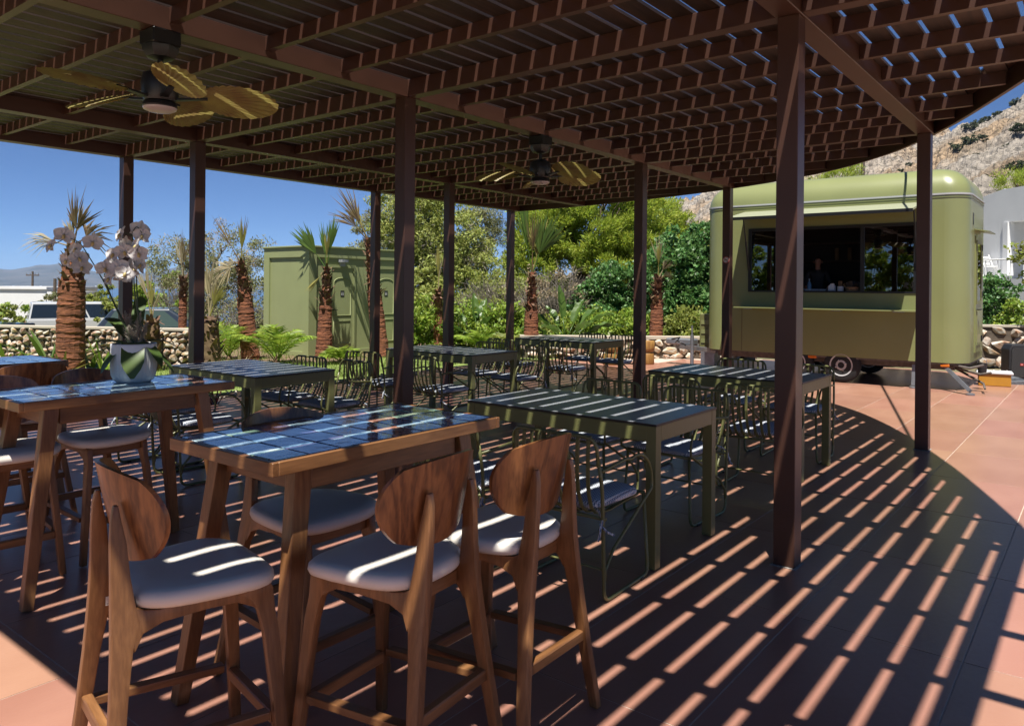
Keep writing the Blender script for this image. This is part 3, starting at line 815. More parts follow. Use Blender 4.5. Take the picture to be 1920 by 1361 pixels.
# ================================================================ BAR STOOLS (front = +y)
def make_stool():
    s = thing('bar_stool', 'x', 'bar stool', group='walnut bar stools')
    # seat cushion
    vs = []; fs = []
    m_ = 44
    def outl(sc):
        r_ = []
        for k in range(m_):
            a = 2*PI*k/m_; ca, sa_ = math.cos(a), math.sin(a); e = 0.62
            x = 0.222*abs(ca)**e*(1 if ca>=0 else -1); y = 0.205*abs(sa_)**e*(1 if sa_>=0 else -1)
            wv = 0.97 + 0.13*(y/0.205)
            r_.append((x*wv*sc, y*sc + 0.015))
        return r_
    lay = [(0.90,0.612),(0.975,0.62),(1.0,0.632),(0.99,0.648),(0.94,0.659),(0.82,0.665),(0.55,0.667),(0.2,0.667)]
    for sc, z in lay:
        for x, y in outl(sc):
            vs.append((x, y, z + 0.010*(x/0.22)**2*sc - 0.012*max(0,(y-0.1))/0.1*0.6))
    for j in range(len(lay)-1):
        for k in range(m_): fs.append((j*m_+k, j*m_+(k+1)%m_, (j+1)*m_+(k+1)%m_, (j+1)*m_+k))
    fs.append(tuple(range(m_-1,-1,-1))); fs.append(tuple((len(lay)-1)*m_+k for k in range(m_)))
    MB().add(vs, fs).build('seat_cushion', M_vinyl, s, smooth='all')
    # side frames: the rear leg rises past the seat to a pointed tip, apron arm grows out of it
    for sx in (-1,1):
        def P(y, z):       # splay of the side plane
            if y < -0.12: return sx*float(np.interp(z, [0,0.58,0.66,0.95], [0.222,0.128,0.116,0.098]))
            return sx*float(np.interp(y, [-0.12,0.12], [0.132,0.152])) if z > 0.5 else sx*float(np.interp(z, [0,0.5], [0.200,0.158]))
        rear = [((-0.280,0.004),(-0.246,0.004)),((-0.258,0.25),(-0.218,0.25)),((-0.246,0.42),(-0.200,0.42)),((-0.241,0.52),(-0.186,0.52)),((-0.239,0.585),(-0.166,0.585)),((-0.238,0.63),(-0.176,0.63)),((-0.237,0.71),(-0.188,0.71)),((-0.238,0.80),(-0.196,0.80)),((-0.235,0.87),(-0.210,0.87)),((-0.228,0.905),(-0.216,0.905))]
        front = [((0.210,0.004),(0.242,0.004)),((0.184,0.30),(0.224,0.30)),((0.166,0.47),(0.212,0.47)),((0.152,0.535),(0.203,0.535)),((0.128,0.578),(0.196,0.60)),((0.10,0.600),(0.182,0.624))]
        arm = [((-0.184,0.51),(-0.196,0.636)),((-0.160,0.555),(-0.155,0.616)),((-0.11,0.574),(-0.118,0.612)),((0.0,0.581),(-0.04,0.624)),((0.09,0.579),(0.09,0.633)),((0.15,0.547),(0.185,0.622))]
        mb = MB()
        for strip, th in ((rear,0.0158),(front,0.0152),(arm,0.0146)):
            vs = []
            for (pa, pb) in strip:
                for (y, z), off in ((pa,-1),(pb,-1),(pb,1),(pa,1)):
                    tip = max(0, (z-0.64)/0.26)
                    vs.append((P(y,z) + off*th*(1-0.3*tip), y, z))
            m3 = len(strip)
            fs = [(0,3,2,1), tuple((m3-1)*4+k for k in range(4))] + [(i*4+k, i*4+(k+1)%4, (i+1)*4+(k+1)%4, (i+1)*4+k) for i in range(m3-1) for k in range(4)]
            bm = bmesh.new(); bv = [bm.verts.new(v) for v in vs]
            for f_ in fs: bm.faces.new([bv[q] for q in f_])
            bmesh.ops.recalc_face_normals(bm, faces=bm.faces)
            long_e = [e for e in bm.edges if len(e.link_faces) == 2 and e.calc_face_angle(0) > 0.9]
            bmesh.ops.bevel(bm, geom=long_e, offset=0.0055, segments=2, affect='EDGES', profile=0.6, clamp_overlap=True)
            bm.verts.index_update()
            mb.add([tuple(v.co) for v in bm.verts], [tuple(v.index for v in f_.verts) for f_ in bm.faces]); bm.free()
        mb.build('side_frame', M_walnut, s, smooth=True)
    # seat rails across, footrests
    MB().cbox(-0.136,0.136,0.150,0.176,0.566,0.610,0.003).build('seat_rail', M_walnut_x, s)
    MB().cbox(-0.112,0.112,-0.165,-0.142,0.565,0.608,0.003).build('seat_rail', M_walnut_x, s)
    MB().cbox(-0.168,0.168,0.186,0.218,0.195,0.232,0.004).build('footrest', M_walnut_x, s)
    MB().cbox(-0.166,0.166,-0.246,-0.216,0.255,0.292,0.004).build('stretcher', M_walnut_x, s)
    for sx in (-1,1):
        MB().bar((sx*0.182,-0.215,0.262),(sx*0.180,0.175,0.235),0.024,0.036,up=(1,0,0)).build('stretcher', M_walnut_y, s, bevel=0.003)
    # bent plywood back
    n, m2 = 25, 15
    def sh(i, j, off):
        q = i*2-1; t = j*2-1
        # superellipse mapping of the square grid to a rounded shield
        x = q*math.sqrt(max(0,1-0.42*t*t)); z = t*math.sqrt(max(0,1-0.36*q*q))
        X = x*0.214*(1.0 + 0.06*z); Zl = z*0.136
        Y = -0.212 - 0.22*Zl + 2.0*X*X + 0.10*Zl*Zl
        return Vector((X, Y + off, 0.868 + Zl))
    mb = MB()
    vs = [sh(i/(n-1), j/(m2-1), -0.0065) for j in range(m2) for i in range(n)] + [sh(i/(n-1), j/(m2-1), 0.0065) for j in range(m2) for i in range(n)]
    fs = []
    N0 = n*m2
    for j in range(m2-1):
        for i in range(n-1):
            a = j*n+i
            fs.append((a, a+1, a+n+1, a+n)); fs.append((N0+a, N0+a+n, N0+a+n+1, N0+a+1))
    for i in range(n-1):
        fs.append((i, N0+i, N0+i+1, i+1)); a = (m2-1)*n+i; fs.append((a, a+1, N0+a+1, N0+a))
    for j in range(m2-1):
        a = j*n; fs.append((a, a+n, N0+a+n, N0+a)); a = j*n+n-1; fs.append((a, N0+a, N0+a+n, a+n))
    mb.add(vs, fs).build('backrest', M_ply, s, smooth=True)
    return s
STOOLS = [
    (-1.765, 1.655, PI/2+0.10, 'walnut bar stool with white seat in the front centre, back to the camera'),
    (-1.69, 2.10, PI/2+0.02, 'walnut bar stool just right of the front centre stool, nearest the wire chairs'),
    (-2.155, 1.185, -0.19, 'walnut bar stool at the lower left, seen from its side, maker label on its frame'),
    (-2.42, 1.82, -PI/2, 'walnut bar stool across the empty bar table, its back showing just above the tiles'),
    (-4.50, 1.95, -PI/2+0.05, 'walnut bar stool behind the orchid table, right one, seat in full view'),
    (-4.46, 1.46, -PI/2-0.05, 'walnut bar stool behind the orchid table at the left edge, seat behind the table legs'),
    (-5.52, 1.92, PI/2-0.10, 'walnut bar stool at the leftmost bar table, back to the camera by the palm'),
    (-5.56, 1.42, PI/2+0.12, 'walnut bar stool at the leftmost bar table, cut by the picture edge'),
]
st0 = make_stool(); kids(st0)
stools = [st0]
for i, (x, y, rz, lab) in enumerate(STOOLS):
    if i == 0:
        st0.location = (x,y,0); st0.rotation_euler = (0,0,rz); st0['label'] = lab
    else:
        stools.append(copy_tree(st0, (x,y,0), rz, lab))
# maker label on the front left stool: small white plate with K2
def text_mesh(name, body, size, mt, parent, loc, rot, ext=0.0006, align='CENTER'):
    cu = bpy.data.curves.new(name, 'FONT'); cu.body = body; cu.size = size; cu.extrude = ext; cu.align_x = align; cu.align_y = 'CENTER'
    o = bpy.data.objects.new(name, cu); COL.objects.link(o)
    dg = bpy.context.evaluated_depsgraph_get()
    me = bpy.data.meshes.new_from_object(o.evaluated_get(dg))
    bpy.data.objects.remove(o, do_unlink=True)
    me.materials.clear(); me.materials.append(mt)
    return obj(name, me, parent, loc, rot)
lbl = MB().box(-0.017,0.017,-0.0006,0.0006,-0.013,0.013).build('maker_label', M_signwhite, stools[2], loc=(-0.1105,-0.178,0.572), rot=(0,0,PI/2))
text_mesh('label_lettering', 'K2', 0.017, M_black, lbl, (0,-0.0008,0.003), (PI/2,0,0), 0.0002)
text_mesh('label_lettering', 'CONTRACT', 0.0055, M_black, lbl, (0,-0.0008,-0.008), (PI/2,0,0), 0.0002)

# ================================================================ POTTED ORCHID
M_pot = mat('white_ceramic', (0.98,0.98,0.98), 0.28, var=0.03)
M_oleaf = mat('orchid_leaf', (0.07,0.125,0.03), 0.42, col2=(0.11,0.17,0.04), vscale=6, trans=0.12)
M_petal = mat('orchid_petal', (1.0,0.97,0.95), 0.6, trans=0.35, var=0.06)
M_lip = mat('orchid_lip', (0.62,0.50,0.20), 0.5)
M_stem = mat('orchid_stem', (0.05,0.085,0.03), 0.45)
M_plume = mat('pampas_plume', (0.62,0.56,0.46), 0.9, trans=0.3, island=0.15)
def make_orchid():
    base = Vector((-4.285, 2.03, 0.957))
    o = thing('potted_orchid', 'white orchid with drooping flower stems in a ribbed white ceramic pot on the bar table', 'potted plant', base)
    MB().lathe([(0.0,0.0),(0.085,0.0),(0.102,0.012),(0.113,0.04),(0.1175,0.09),(0.118,0.205),(0.116,0.214),(0.110,0.214),(0.108,0.19),(0.0,0.188)], 144, flute=lambda a, z: 1 + (0.012*math.cos(36*a) if 0.03 < z < 0.2 else 0)).build('pot', M_pot, o, smooth='all')
    MB().lathe([(0.0,0.192),(0.107,0.1915)], 24).build('moss', mat('moss', (0.10,0.09,0.04), 0.95, bump=0.8), o)
    R = Vector((CT, ST, 0)); Dv = Vector((-ST, CT, 0))
    def L(u, v, dep=0.0):
        return R*((u-243)/341.0) + Dv*dep + Vector((0,0,(533-v)/341.0 + 0.543))
    rng = random.Random(4)
    stems = [
        [(250,655,0),(235,625,-.02),(212,575,-.03),(190,525,-.04),(163,478,-.05),(148,455,-.06),(128,448,-.07),(108,458,-.08)],
        [(262,655,0.02),(250,600,0.01),(243,540,0.0),(241,480,0.0),(240,440,-.01),(250,424,-.02),(262,436,-.03)],
        [(258,655,0.03),(246,590,0.03),(242,520,0.03),(243,470,0.02),(236,440,0.0),(222,436,-.02)],
        [(245,655,0.0),(228,610,-.01),(206,560,-.03),(190,520,-.02),(197,506,-.03),(215,498,-.05)],
    ]
    for st in stems:
        pts = [L(*p) for p in st]
        cr = []
        for i in range(len(pts)-1):
            p0, p1, p2, p3 = pts[max(i-1,0)], pts[i], pts[i+1], pts[min(i+2,len(pts)-1)]
            for k in range(5):
                t = k/5
                cr.append(0.5*((2*p1)+(-p0+p2)*t+(2*p0-5*p1+4*p2-p3)*t*t+(-p0+3*p1-3*p2+p3)*t**3))
        cr.append(pts[-1])
        MB().tube(cr, [0.0045*(1-0.5*i/len(cr)) for i in range(len(cr))], 6).build('flower_stem', M_stem, o, smooth='all')
    # one flower: five tepals + lip, facing -y in its own frame
    def tepal(mb, ang, ln, wd, cup):
        n, m_ = 7, 5
        vs = []
        for j in range(n):
            t = j/(n-1); w = wd*math.sin(PI*min(0.98, t**0.75*0.93+0.05))**0.8
            for i in range(m_):
                q = i/(m_-1)*2-1
                x = q*w; y = t*ln; z = cup*(t*t) + 0.006*q*q
                vs.append((x*math.cos(ang)-y*math.sin(ang), -z, x*math.sin(ang)+y*math.cos(ang)))
        mb.add(vs, [(j*m_+i, j*m_+i+1, (j+1)*m_+i+1, (j+1)*m_+i) for j in range(n-1) for i in range(m_-1)])
    petal_m = []
    for ang, ln, wd in ((0,0.046,0.017),(2.25,0.044,0.016),(-2.25,0.044,0.016),(1.35,0.047,0.029),(-1.35,0.047,0.029)):
        mb = MB(); tepal(mb, ang, ln, wd, 0.006 if wd > 0.02 else -0.004)
        petal_m.append(mb.mesh('petal', M_petal, smooth='all'))
    lip_m = MB().lathe([(0.001,-0.014),(0.006,-0.010),(0.0075,0.0),(0.003,0.009)], 8).mesh('lip', M_lip, smooth='all')
    fl = [(98,462),(124,443),(132,468),(150,486),(112,489),(172,455),(140,503),(222,440),(226,458),(248,428),(263,441),(259,462),(266,476),(262,497),(211,478),(233,472),(241,489),(203,496),(226,502),(216,516),(240,514),(194,503),(206,524),(253,505)]
    flm = {}
    for i, (u, v) in enumerate(fl):
        p = L(u, v, rng.uniform(-0.09, 0.03))
        e = thing_part('flower', o, p, Euler((rng.uniform(-0.5,0.35), rng.uniform(-0.35,0.35), YAW + rng.uniform(-0.95,0.95))))
        e.scale = (1.2,1.2,1.2)
        for pm in petal_m:
            obj('petal', pm, e)
        obj('lip', lip_m, e, (0,-0.008,-0.004))
    # leaves
    def leaf(az, ln, wd, rise, droop, z0=0.20):
        n, m_ = 12, 5
        vs = []
        d = R*math.cos(az) + Dv*math.sin(az); s_ = Vector((-d.y, d.x, 0))
        for j in range(n):
            t = j/(n-1)
            w = wd*1.15*min(1.0,t*3.5+0.15)**0.8*min(1.0,(1-t)*5.5+0.03)**0.5
            c = d*(ln*t*(1-0.12*droop*t)) + Vector((0,0,z0 + rise*ln*t - droop*ln*t*t))
            for i in range(m_):
                q = i/(m_-1)*2-1
                vs.append(c + s_*q*w + Vector((0,0,0.18*w*q*q)))
        MB().add(vs, [(j*m_+i, j*m_+i+1, (j+1)*m_+i+1, (j+1)*m_+i) for j in range(n-1) for i in range(m_-1)]).build('leaf', M_oleaf, o, smooth='all')
    for az, ln, wd, ri, dr in ((3.2,0.27,0.032,0.28,0.22),(3.5,0.24,0.03,0.05,0.30),(-1.15,0.21,0.05,0.75,1.55),(-0.3,0.22,0.03,0.5,1.0),(0.5,0.25,0.032,0.5,0.6),(2.6,0.27,0.035,0.9,0.35),(1.9,0.30,0.03,1.2,0.3),(-2.2,0.2,0.03,0.2,0.9),(0.1,0.24,0.028,0.15,0.8)):
        leaf(az, ln, wd, ri, dr)
    # pampas plumes tucked in
    for u, dd in ((222,0.02),(236,-0.02),(252,0.02),(262,0.04),(244,0.05),(229,0.03)):
        top = L(u, 590+rng.uniform(-8,22), dd); bot = Vector((0,0,0.19)) + R*((u-243)/700)
        V = []
        for k in range(420):
            t = rng.uniform(0.12, 1.0)
            c = bot.lerp(top, t)
            w = 0.030*math.sin(PI*min(1,t*0.9+0.08))
            a = rng.uniform(0, 2*PI); dvec = Vector((math.cos(a), math.sin(a), rng.uniform(0.3,1.4))).normalized()
            e_ = c + dvec*w*rng.uniform(0.6,1.3); sd = dvec.cross(Vector((rng.uniform(-1,1),rng.uniform(-1,1),1))).normalized()*0.0011
            V += [c-sd, c+sd, e_+sd*0.5, e_-sd*0.5]
        pl = obj('pampas_plume', quads_mesh('pampas_plume', [tuple(v) for v in V], M_plume), o); pl['kind'] = 'stuff'
    return o
def thing_part(name, parent, loc, rot):
    e = bpy.data.objects.new(name, None); e.empty_display_size = 0.03; COL.objects.link(e); e.parent = parent; e.location = loc; e.rotation_euler = rot
    return e
make_orchid()

# ================================================================ STONE WALLS
M_stone = mat('wall_stone', (0.64,0.58,0.48), 0.9, col2=(0.46,0.28,0.15), vscale=2.2, detail=6, bump=0.6, bscale=14, island=0.28, ramp=(0.45,0.62))
M_mortar = mat('mortar', (0.15,0.115,0.085), 0.95, var=0.3, vscale=12, bump=0.4)
M_coping = mat('coping', (0.60,0.53,0.42), 0.85, var=0.15, vscale=4, bump=0.2)
def stone_meshes(n, seed):
    out = []
    rng = random.Random(seed)
    for k in range(n):
        bm = bmesh.new()
        vs = []
        for i in range(15):
            v = Vector((rng.gauss(0,1), rng.gauss(0,1), rng.gauss(0,1))).normalized()
            c = max(abs(v.x), abs(v.y), abs(v.z))
            v = v*(0.62 + 0.38/c*0.62)*rng.uniform(0.82,1.0)
            vs.append(bm.verts.new(v*0.5))
        r_ = bmesh.ops.convex_hull(bm, input=vs)
        bmesh.ops.delete(bm, geom=[g for g in r_['geom_interior'] if isinstance(g, bmesh.types.BMVert)], context='VERTS')
        me = bpy.data.meshes.new('stone'); bm.to_mesh(me); bm.free(); me.materials.append(M_stone); out.append(me)
    return out
STONES = stone_meshes(10, 77)
def stone_wall(name, label, A, B, hh, th, sw, sh_, seed, cope=0.05, base_z=-0.05, jit=0.35, faces=1):
    """A,B plan points of the face seen; stones stand proud of a mortar core"""
    rng = random.Random(seed)
    A = Vector((A[0],A[1],0)); B = Vector((B[0],B[1],0))
    t = (B-A).normalized(); nn = Vector((t.y,-t.x,0))     # towards the camera
    if nn.dot(Vector((ST,-CT,0))) < 0: nn = -nn
    w = thing(name, label, 'wall', (A.x, A.y, base_z))
    Lh = (B-A).length
    def Q(a, b, z): return t*a + nn*b + Vector((0,0,z))
    mb = MB(); mb.add([Q(0,-th,0),Q(Lh,-th,0),Q(Lh,0,0),Q(0,0,0),Q(0,-th,hh),Q(Lh,-th,hh),Q(Lh,0,hh),Q(0,0,hh)], [(0,3,2,1),(4,5,6,7),(0,1,5,4),(1,2,6,5),(2,3,7,6),(3,0,4,7)])
    mb.build('wall_core', M_mortar, w)
    if cope:
        mb = MB(); c0, c1 = hh+0.001, hh+cope
        mb.add([Q(-.02,-th-.02,c0),Q(Lh+.02,-th-.02,c0),Q(Lh+.02,.03,c0),Q(-.02,.03,c0),Q(-.02,-th-.02,c1),Q(Lh+.02,-th-.02,c1),Q(Lh+.02,.03,c1),Q(-.02,.03,c1)], [(0,3,2,1),(4,5,6,7),(0,1,5,4),(1,2,6,5),(2,3,7,6),(3,0,4,7)])
        mb.build('coping', M_coping, w)
    rows = max(2, int(round(hh/sh_)))
    az = math.atan2(t.y, t.x)
    for r in range(rows):
        a = rng.uniform(-sw, 0)
        z = (r+0.5)*hh/rows
        while a < Lh:
            ww = sw*rng.uniform(0.6,1.5); h2 = hh/rows*rng.uniform(0.9,1.35)
            c = a + ww/2
            if 0 < c < Lh:
                o = obj('stone', rng.choice(STONES), w, Q(c, rng.uniform(-0.02,0.02), min(hh-h2*0.32, max(h2*0.4, z + rng.uniform(-0.2,0.2)*hh/rows))), Euler((rng.uniform(-.3,.3), rng.uniform(-jit,jit), az + rng.choice((0,PI)) + rng.uniform(-.2,.2))))
                o.scale = (ww*rng.uniform(1.0,1.65), 0.20*rng.uniform(0.7,1.5), h2*rng.uniform(1.05,1.5))
            a += ww
    return w
a0, a1 = G(-160, 14.9), G(372, 13.9)
stone_wall('stone_wall', 'rough stone garden wall on the left in front of the parked cars', a0, a1, 0.68, 0.3, 0.15, 0.105, 3, base_z=-0.03, cope=0.035)
a0, a1 = LD(0.2,16.3), LD(5.3,16.35)
stone_wall('planter_wall', 'low stone planter wall behind the tables, left of the food trailer', a0, a1, 0.43, 0.3, 0.26, 0.17, 9, cope=0.06, base_z=-0.02)
a0, a1 = LD(6.6,15.6), LD(12.5,15.2)
stone_wall('stone_wall', 'stone wall with large yellowish boulders right of the food trailer, behind the loudspeaker', a0, a1, 0.80, 0.3, 0.30, 0.20, 15, cope=0.04, base_z=-0.02, jit=0.7)

# ================================================================ FOLIAGE
NR = np.random.RandomState(12)
def unit(n):
    v = NR.normal(size=(n,3)); return v/np.linalg.norm(v, axis=1, keepdims=True)
def leaves(centers, dirs, ln, wd, jitter=0.35, fold=0.0):
    """diamond leaf quads at centers along dirs"""
    n = len(centers)
    l = ln*(1+jitter*(NR.rand(n,1)-0.5)*2); w = wd*(1+jitter*(NR.rand(n,1)-0.5)*2)
    ref = unit(n) + np.array([0.12,-0.3,1.0])*0.95      # blades turn their faces to the light
    side = np.cross(dirs, ref); side /= np.linalg.norm(side, axis=1, keepdims=True)+1e-9
    a = centers - dirs*l/2; b = centers + side*w/2; c = centers + dirs*l/2; d = centers - side*w/2
    return np.stack([a,b,c,d], 1).reshape(-1,3)
def crown_points(blobs, n, clumps, cr, surf=0.55, tuft=0.0):
    """points gathered in clumps over the outer shell of several ellipsoids"""
    blobs = [(np.array(c, float), np.array(r, float)) for c, r in blobs]
    vol = np.array([r.prod()**0.67 for c, r in blobs]); vol /= vol.sum()
    P = []; O = []
    per = max(1, n//clumps)
    for (c, r), v in zip(blobs, vol):
        k = max(2, int(clumps*v))
        u = unit(k); rr = surf + (1-surf)*NR.rand(k,1)**0.6
        cc = c + u*r*rr
        q = unit(k*per).reshape(k,per,3)*(NR.rand(k,per,1)**0.45)*cr*(0.6+0.8*NR.rand(k,1,1))
        q[:,:,2] *= 0.72
        qd = q.reshape(-1,3); qd = qd/(np.linalg.norm(qd, axis=1, keepdims=True)+1e-6)
        P.append((cc[:,None,:]+q).reshape(-1,3)); O.append(np.repeat(u, per, 0)*(1-tuft) + qd*tuft)
    return np.concatenate(P), np.concatenate(O)
def trunk_mb(mb, base, top, r0, r1, rng, wob=0.1, n=6):
    pts = []
    for i in range(n):
        t = i/(n-1)
        p = Vector(base).lerp(Vector(top), t) + Vector((rng.uniform(-wob,wob), rng.uniform(-wob,wob), 0))*math.sin(PI*t)
        pts.append(p)
    mb.tube(pts, [r0+(r1-r0)*i/(n-1) for i in range(n)], 7)
    return pts
M_bark = mat('bark', (0.16,0.11,0.075), 0.95, col2=(0.075,0.05,0.035), vscale=10, bump=0.6, bscale=20)
M_greybark = mat('grey_twig', (0.30,0.26,0.21), 0.95, var=0.3, vscale=10)
M_olivel = mat('olive_leaf', (0.30,0.31,0.13), 0.7, trans=0.4, island=0.35)
M_eucal = mat('gum_leaf', (0.44,0.49,0.12), 0.6, trans=0.42, island=0.35)
M_pine = mat('pine_needle', (0.42,0.52,0.06), 0.65, trans=0.45, island=0.35)
M_dark = mat('dark_leaf', (0.13,0.28,0.07), 0.5, trans=0.35, island=0.4)
M_hedge = mat('bright_leaf', (0.33,0.46,0.06), 0.5, trans=0.45, island=0.4)
M_yelg = mat('yellow_green_leaf', (0.31,0.36,0.065), 0.6, trans=0.42, island=0.35)
M_dry = mat('dry_leaf', (0.42,0.33,0.20), 0.8, trans=0.3, island=0.3)
M_scrub = mat('scrub_leaf', (0.085,0.105,0.05), 0.8, trans=0.2, island=0.35)
def tree(name, label, cat, pos, trunk_h, r0, blobs, n, clumps, cr, ln, wd, m_, up=0.3, bark=None, seed=1, limbs=6, surf=0.55, group=None, extra=None, tuft=0.0):
    """blobs in local coordinates ((x,y,z),(rx,ry,rz)) with x along the picture plane, y away"""
    rng = random.Random(seed)
    t = thing(name, label, cat, pos, YAW, group)
    P, O = crown_points(blobs, n, clumps, cr, surf, tuft)
    d = O*(0.5+2.0*tuft) + unit(len(P)) + np.array([0,0,up]); d /= np.linalg.norm(d, axis=1, keepdims=True)
    V = leaves(P, d, ln, wd)
    obj('crown', quads_mesh('crown', V, m_), t)
    if extra:
        n2, m2, l2, w2 = extra
        P, O = crown_points(blobs, n2, clumps//2, cr*1.1, surf)
        d = O*0.5 + unit(len(P)); d /= np.linalg.norm(d, axis=1, keepdims=True)
        ce = obj('dry_twigs', quads_mesh('dry_twigs', leaves(P, d, l2, w2), m2), t); ce['kind'] = 'stuff'
    if trunk_h > 0:
        mb = MB()
        top = Vector((0,0,trunk_h))
        trunk_mb(mb, (0,0,-0.15), top, r0, r0*0.65, rng)
        for i in range(limbs):
            c, r = blobs[i % len(blobs)]
            e = Vector(c) + Vector((rng.uniform(-.5,.5)*r[0], rng.uniform(-.5,.5)*r[1], rng.uniform(-.2,.6)*r[2]))
            pp = trunk_mb(mb, top*rng.uniform(0.55,1.0), e, r0*0.5, r0*0.10, rng, 0.2)
            for k in range(3):
                e2 = e + Vector((rng.uniform(-.5,.5)*r[0], rng.uniform(-.5,.5)*r[1], rng.uniform(0,.5)*r[2]))
                trunk_mb(mb, pp[rng.randint(2,4)], e2, r0*0.18, r0*0.04, rng, 0.15, 5)
        mb.build('trunk', bark or M_bark, t, smooth='all')
    return t
def zt(v, d, u=960):      # height of picture row v at d metres
    return EYE + (HORIZON + ROLL*(u-960) - v)/FPX*d
# --- trees behind the garden, left to right
def at(u, d):
    p = G(u, d); s = (u-960)/FPX*d
    p.z = float(ground_z(s, d)); return p
tree('olive_tree', 'grey-green tree with loose twiggy crown left of the green cabin', 'tree', at(400,25.5), 2.4, 0.16,
     [((-1.2,0,3.0),(0.9,1.2,1.1)),((0.2,0.3,3.2),(1.2,1.2,1.25)),((1.4,0.2,2.9),(0.9,1.0,1.0)),((0.6,0,1.9),(1.4,1.3,1.0))], 15000, 130, 0.34, 0.10, 0.035, M_olivel, seed=2, bark=M_greybark, surf=0.4, extra=(3500, M_dry, 0.16, 0.02))
tree('gum_tree', 'tall pale green gum tree behind the right end of the green cabin', 'tree', at(800,25), 3.0, 0.2,
     [((-0.7,0.2,3.9),(1.3,1.4,1.3)),((0.5,0,3.1),(1.6,1.4,1.6)),((-0.3,-0.3,2.0),(1.9,1.2,1.3)),((1.3,0.2,2.3),(1.2,1.0,1.2)),((0.2,-0.4,1.0),(2.2,1.0,1.0))], 52000, 420, 0.36, 0.125, 0.045, M_eucal, seed=3, bark=M_greybark, surf=0.35, extra=(5000, M_greybark, 0.22, 0.014))
tree('gum_tree', 'slender gum tree top showing blue sky through it, left of the corner post', 'tree', at(905,29), 3.2, 0.14,
     [((-0.1,0,4.3),(0.9,0.9,0.75)),((0.35,0,3.6),(0.55,0.7,0.5)),((-0.6,0,2.9),(0.9,0.8,0.8))], 8000, 80, 0.30, 0.13, 0.03, M_olivel, seed=4, bark=M_greybark, surf=0.3)
tree('gum_tree', 'small olive-green tree just above the cabin roof behind the leaning palm', 'tree', at(690,33), 2.4, 0.14,
     [((0.3,0,4.6),(1.1,1.0,1.3)),((0.3,0,3.2),(1.2,1.0,1.2)),((-1.0,0,3.2),(0.7,0.7,0.5))], 12000, 110, 0.36, 0.14, 0.05, M_olivel, seed=5, surf=0.35)
tree('cypress_tree', 'tiny dark conifer tip between the gum tree and the corner post', 'tree', at(955,40), 2.5, 0.12, [((0,0,3.6),(0.5,0.5,1.3)),((0,0,4.6),(0.25,0.25,0.7))], 2500, 50, 0.2, 0.14, 0.03, M_scrub, up=1.0, seed=55, limbs=2)
tree('pine_tree', 'broad bright green pine behind the banana plant, reaching up to the pergola roof', 'tree', at(1085,26), 2.6, 0.26,
     [((-0.9,0.3,4.2),(1.4,1.3,1.1)),((0.8,0.1,4.3),(1.5,1.3,1.1)),((2.0,0.2,4.0),(1.2,1.2,1.1)),((0.1,-0.5,3.4),(1.7,1.0,0.9)),((-1.4,0,3.2),(0.9,1.0,0.9)),((1.9,-0.2,3.2),(1.3,1.0,0.8)),((1.0,-0.7,2.5),(1.2,0.8,0.7)),((-1.6,-0.2,2.3),(1.0,0.9,1.0)),((0.0,0,2.2),(2.4,1.0,1.2))], 105000, 620, 0.33, 0.16, 0.034, M_pine, up=0.75, seed=6, surf=0.62, tuft=0.55)
tree('pine_tree', 'bright green pine crown between the back post and the trailer, below the rocky ridge', 'tree', at(1240,28), 2.6, 0.2,
     [((0,0.2,3.9),(1.15,1.2,1.0)),((0.9,0.2,3.4),(0.9,1.0,0.8)),((-0.5,0,2.9),(1.2,1.0,1.0)),((0.6,0,2.2),(1.4,1.0,1.0))], 34000, 230, 0.33, 0.16, 0.034, M_pine, up=0.75, seed=7, surf=0.6, tuft=0.55)
tree('bay_tree', 'dense dark green broadleaf tree touching the left end of the food trailer', 'tree', at(1285,21), 1.4, 0.15,
     [((-0.3,0,1.9),(1.0,1.1,1.3)),((0.55,0.1,2.1),(0.8,1.0,1.3)),((-0.9,-0.2,1.1),(0.8,0.9,0.9)),((0.2,-0.3,0.9),(1.2,0.9,0.9))], 34000, 380, 0.26, 0.12, 0.068, M_dark, seed=8, surf=0.5)
tree('bay_tree', 'dark green broadleaf shrub behind the planter wall under the big pine', 'shrub', at(1165,20), 0.7, 0.1,
     [((0,0,1.3),(1.0,0.8,1.0)),((-0.6,0,1.0),(0.8,0.6,0.8))], 15000, 190, 0.24, 0.11, 0.06, M_dark, seed=9, surf=0.5)
def twig_bush(label, pos, w, h, n, m_, seed, grp=None):
    rng = random.Random(seed)
    t = thing('dry_bush', label, 'bush', pos, YAW, grp)
    mb = MB()
    for i in range(n):
        a = rng.uniform(0, 2*PI); r = w*math.sqrt(rng.random())
        e = Vector((math.cos(a)*r, math.sin(a)*r*0.7, h*rng.uniform(0.45,1.0)*(1-0.3*(r/w)**2)))
        b = Vector((e.x*0.25+rng.uniform(-.2,.2), e.y*0.25, 0))
        mid = b.lerp(e, 0.5) + Vector((rng.uniform(-.15,.15), rng.uniform(-.15,.15), rng.uniform(0,.2)))
        mb.tube([b, mid, e], [0.012,0.009,0.004], 4, caps=False)
        for k in range(3):
            p = mid.lerp(e, rng.random()); mb.tube([p, p+Vector((rng.uniform(-.35,.35), rng.uniform(-.35,.35), rng.uniform(-.05,.35)))], [0.006,0.002], 3, caps=False)
    tw = mb.build('twigs', M_greybark, t); tw['kind'] = 'stuff'
    P, O = crown_points([((0,0,h*0.55),(w,w*0.7,h*0.45))], 2600, 60, 0.22, 0.4)
    d = unit(len(P)); c = obj('sparse_leaves', quads_mesh('sparse_leaves', leaves(P, d, 0.09, 0.03), m_), t); c['kind'] = 'stuff'
twig_bush('bare grey twiggy bush below the pine, behind the banana leaves', at(1045,20.5), 1.5, 2.3, 330, M_dry, 31)
